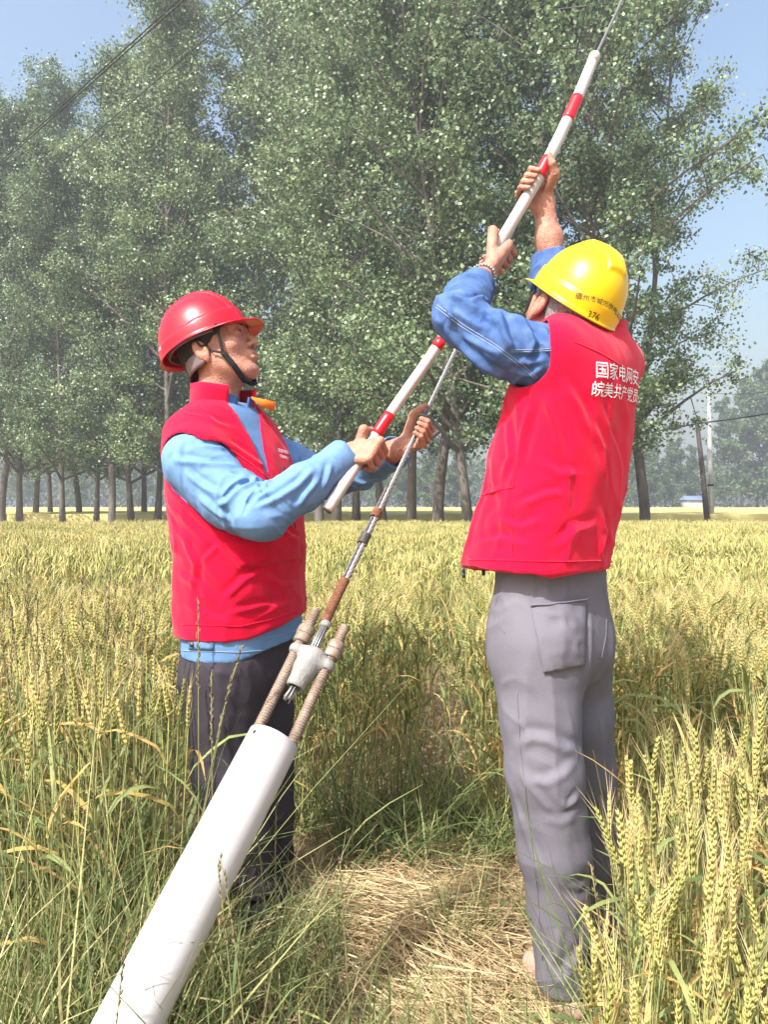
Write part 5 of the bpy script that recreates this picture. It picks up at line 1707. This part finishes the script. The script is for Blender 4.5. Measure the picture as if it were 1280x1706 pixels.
V = np.array(V); V += (vnoise(V * 12, 3) - .5)[:, None] * .0008
pipe = obj_np('sleeve_pipe', V, np.array(Q), M['pvc'], None, True, p_top + pd * L)
tag(pipe, 'thick white plastic pipe leaning up over the base of the guy wire', 'pipe')
pb_ = bvh_of(V, np.array(Q))
mb = MB(); pts = []
for qx, qy in ((232, 1592), (245, 1580), (258, 1576), (272, 1577), (285, 1570), (300, 1571), (322, 1570)):
    h_, n_ = ray(pb_, qx, qy)
    if h_ is not None: pts.append(h_ + n_ * .0002)
if len(pts) > 2:
    mb.tube(pts, .0009, 4); mb.build('crack', mat('crack', (.3, .29, .3), .9, .1), pipe, origin=np.array(pipe.location))
h_, n_ = ray(pb_, 424, 1219)
if h_ is not None:
    mb = MB(); mb.tube([h_ + n_ * .0006, h_ - n_ * .003], .004, 10); mb.build('bolt_hole', M['black_print'], pipe, origin=np.array(pipe.location))
# ------------------------------------------------------------------ cut straw, low grass, tall weeds
def strips(n, P, D, L, W, rnd, name, m, label, cat, bend=.15, up=None, seg=3):
    """many thin curved strips in one object: P bases, D directions"""
    Vs = []; r = rng
    S = np.cross(D, np.array([0, 0, 1.0])) + r.normal(size=(n, 3)) * .35
    S /= np.linalg.norm(S, axis=1, keepdims=True) + 1e-9
    bd = r.normal(size=(n, 3)) * bend
    if up is not None: bd = bd + up
    rows = []
    for k in range(seg + 1):
        t = k / seg
        c = P + D * (L * t)[:, None] + bd * (L * t * t)[:, None]
        w = W * (1 - .85 * t ** 2.2) * .5
        rows.append(c - S * w[:, None]); rows.append(c + S * w[:, None])
    V = np.stack(rows, 1).reshape(-1, 3)
    V[:, 2] = np.maximum(V[:, 2], .004)
    b = np.arange(n) * (2 * (seg + 1))
    F = np.concatenate([np.stack([b + 2 * k, b + 2 * k + 1, b + 2 * k + 3, b + 2 * k + 2], 1) for k in range(seg)])
    o = obj_np(name, V, F, m, None, True, None, None, np.tile(rnd, seg))
    return tag(o, label, cat, kind='stuff')
# straw lying in the trodden patch
n = 4600
d = rng.uniform(1.25, 2.75, n); px = rng.uniform(250, 1010, n)
nb = 2300
d[:1100] = np.clip(rng.normal(2.08, .11, 1100), 1.8, 2.5); px[:1100] = rng.normal(660, 75, 1100)
d[1100:nb] = np.clip(rng.normal(1.66, .12, 1200), 1.3, 2.0); px[1100:nb] = rng.normal(770, 70, 1200)
x = (px - 640) / FPX * d
hp_ = .012 + .035 * np.exp(-(((x - .03) / .28) ** 2 + ((d - 2.1) / .22) ** 2)) + .03 * np.exp(-(((x - .18) / .16) ** 2 + ((d - 1.72) / .22) ** 2))
z_ = rng.random(n) ** 1.5 * hp_ * 1.9 + .004
ang = np.where(d > 1.95, rng.normal(-.25, .45, n), rng.normal(-.85, .4, n))
rnd_dir = rng.random(n) < .35
rnd_dir[:nb] = rng.random(nb) < .1
ang = np.where(rnd_dir, rng.uniform(0, 6.28, n), ang)
D_ = np.stack([np.cos(ang), np.sin(ang), rng.normal(0, .10, n)], 1)
L_ = rng.uniform(.07, .34, n); W_ = rng.uniform(.0018, .0042, n)
P_ = np.stack([x, d, z_], 1) - D_ * (L_ * .5)[:, None]
strips(n, P_, D_, L_, W_, np.clip(.06 + .55 * rng.random(n) + .28 * (np.arange(n) < nb), 0, 1), 'cut_straw', M['straw'], 'dry cut straw strewn on the trodden ground between the workers', 'straw', .12)
# litter: short brown bits
n = 6500
d = rng.uniform(1.2, 3.0, n); px = rng.uniform(230, 1020, n); x = (px - 640) / FPX * d
ang = rng.uniform(0, 6.28, n)
D_ = np.stack([np.cos(ang), np.sin(ang), rng.normal(.1, .25, n)], 1)
P_ = np.stack([x, d, rng.random(n) * .015 + .003], 1)
strips(n, P_, D_, rng.uniform(.02, .10, n), rng.uniform(.002, .006, n), rng.random(n) * .5, 'dry_litter', M['straw'], 'brown withered leaf litter covering the soil of the bare patch', 'litter', .4)
# green blades
def blades(n, dr, pxr, Lr, Wr, name, label, rr=(0, .8), tilt=.25, keep=None, bend=.4):
    d = rng.uniform(*dr, n); px = rng.uniform(*pxr, n); x = (px - 640) / FPX * d
    if keep is not None:
        k = keep(x, d, px); x, d = x[k], d[k]
    m_ = len(x)
    D_ = np.stack([rng.normal(0, tilt, m_), rng.normal(0, tilt, m_), np.ones(m_)], 1); D_ /= np.linalg.norm(D_, axis=1, keepdims=True)
    L_ = rng.uniform(*Lr, m_)
    strips(m_, np.stack([x, d, 0 * x], 1), D_, L_, rng.uniform(*Wr, m_), rng.uniform(rr[0], rr[1], m_), name, M['grass'], label, 'grass', bend, np.array([0, 0, -.25]), 5)
def clear(x, d, px):
    t = np.clip((d - .9) / .69, 0, 1)
    k = ~((np.abs(x - (-.60 + .35 * t)) < .075) & (d < 1.6))
    return k & (((x - .40) / .2) ** 2 + ((d - 1.83) / .25) ** 2 > 1) & (((x + .40) / .2) ** 2 + ((d - 2.2) / .22) ** 2 > 1)
clump = lambda f_, th, s: (lambda x, d, px: clear(x, d, px) & (vnoise(np.stack([x * f_, d * f_, 0 * x], 1), s) > th))
blades(9000, (1.12, 2.1), (180, 1000), (.05, .26), (.002, .0055), 'low_grass', 'low green grass blades at the front of the bare patch', rr=(0, 1), keep=lambda x, d, px: clear(x, d, px) & (vnoise(np.stack([x * 5, d * 5, 0 * x], 1), 21) > .33 + .30 * np.clip((d - 1.45) / .5, 0, 1)))
blades(1500, (2.4, 2.95), (480, 880), (.10, .36), (.003, .008), 'leafy_grass', 'dark green leafy growth at the foot of the wheat behind the straw', (0, .75), .5, clump(4, .45, 22), .7)
blades(3600, (1.2, 2.3), (-120, 288), (.20, .60), (.0025, .0075), 'tall_grass', 'long green grass blades growing beside the white pipe', (.1, 1.0), .25, clear, .35)
blades(500, (1.15, 1.7), (240, 420), (.15, .45), (.002, .005), 'pipe_grass', 'thin grass growing along the lower side of the white pipe', (.3, .9), .3, clear, .35)
blades(700, (1.1, 1.7), (985, 1300), (.15, .45), (.003, .007), 'edge_grass', 'bent green blades at the foot of the nearest wheat', (.1, .9), .4, clear, .6)
# tall seeding weeds, each its own plant
WEEDS = [  # base px, depth, tip px, tip py, bend
    (46, 1.75, 45, 905, .0), (30, 1.7, 8, 965, -.05), (62, 1.8, 30, 945, -.06), (20, 1.6, -6, 1020, -.05), (75, 1.75, 60, 985, .0), (136, 1.9, 135, 962, -.01), (172, 1.9, 183, 945, .01),
    (178, 1.85, 195, 948, .01), (168, 1.95, 176, 958, .0), (190, 1.8, 244, 912, .05), (205, 1.85, 214, 1000, .0), (255, 1.9, 258, 962, .0), (240, 1.95, 236, 1010, 0), (112, 1.8, 100, 1000, -.01),
    (95, 1.6, 70, 1060, -.03), (150, 1.65, 160, 1030, .0), (225, 1.7, 222, 1060, .0), (10, 1.9, 20, 1010, .0), (280, 1.8, 300, 1070, .02),
    (332, 1.62, 330, 1000, .0), (330, 1.55, 404, 1076, .07), (356, 1.6, 352, 1120, .0), (402, 1.32, 362, 1440, -.01), (470, 1.55, 460, 1340, .01), (455, 1.5, 428, 1385, -.01),
    (590, 1.5, 566, 1430, .0), (690, 1.45, 672, 1560, .0), (420, 1.28, 366, 1425, -.02), (185, 1.15, 215, 1540, .02), (1062, 1.3, 1008, 1395, -.04), (1010, 1.35, 985, 1440, -.02)]
for i, (bx, d, tx, ty, bnd) in enumerate(WEEDS):
    b = np.array([(bx - 640) / FPX * d, d, 0.0]); t = at(tx, ty, d * (1 + .01 * math.sin(i)))
    o = empty('grass_stalk', tuple(b))
    mid = b * .45 + t * .55 - np.array([bnd * 1.2, 0, -.03])
    pts = []
    for q in np.linspace(0, 1, 10):
        pts.append((1 - q) ** 2 * b + 2 * q * (1 - q) * mid + q * q * t)
    mb = MB(); mb.tube(pts, np.linspace(.0023, .0011, 10), 4); mb.build('stem', M['weed_stem'], o)
    mb = MB(); r = np.random.default_rng(500 + i)
    L = np.linalg.norm(t - b)
    nh = 26 if ty < 1300 else 16
    for k in range(nh):
        q = 1 - (k / nh) * min(.34, .22 / max(L, .2))
        p = (1 - q) ** 2 * b + 2 * q * (1 - q) * mid + q * q * t
        dv = unit(t - mid); sd = unit(np.cross(dv, r.normal(size=3)))
        mb.octa(p + sd * .0026, unit(dv + sd * .3), sd, .014, .0046, .0038)
    mb.build('seed_head', M['weed_head'], o)
    r2 = np.random.default_rng(600 + i)
    for _ in range(2):
        mb = MB(); q = r2.uniform(.15, .6); p = (1 - q) ** 2 * b + 2 * q * (1 - q) * mid + q * q * t
        leaf_geom(mb, p, r2.random() * 6.28, r2.uniform(.10, .20), .005, r2, 0, up=1.0, n=5, droop=1.2); mb.build('leaf', M['w_leaf'], o)
    if bx < 300 and ty < 1300: lab, gr = 'tall dark seeding grass stalk rising above the wheat behind the pipe', 'tall grass stalks behind the pipe'
    elif ty < 1300: lab, gr = 'pale grass stalk standing before the worker in dark trousers', 'grass stalks before the dark trousers'
    elif bx < 500: lab, gr = 'thin green seeding grass stalk crossing the white pipe', 'grass stalks along the pipe'
    elif bx < 900: lab, gr = 'lone green seeding grass stalk in front of the straw', 'grass stalks before the straw'
    else: lab, gr = 'grass stalk leaning across the grey trouser leg', 'grass stalks at the grey trousers'
    tag(o, lab, 'grass stalk', gr)
# ------------------------------------------------------------------ haze: the air itself
hm = bpy.data.materials.new('haze'); hm.use_nodes = True
nt = hm.node_tree
for n in list(nt.nodes):
    if n.type != 'OUTPUT_MATERIAL': nt.nodes.remove(n)
pv = nt.nodes.new('ShaderNodeVolumePrincipled')
pv.inputs['Color'].default_value = (.88, .92, 1.0, 1)
pv.inputs['Density'].default_value = HAZE
pv.inputs['Anisotropy'].default_value = .25
nt.links.new(pv.outputs[0], [n for n in nt.nodes if n.type == 'OUTPUT_MATERIAL'][0].inputs['Volume'])
mb = MB(); mb.box((0, 180, 14.5), (640, 520, 31)); 
tag(mb.build('haze', hm, None, False), 'pale summer haze hanging over the fields', 'haze', kind='stuff')
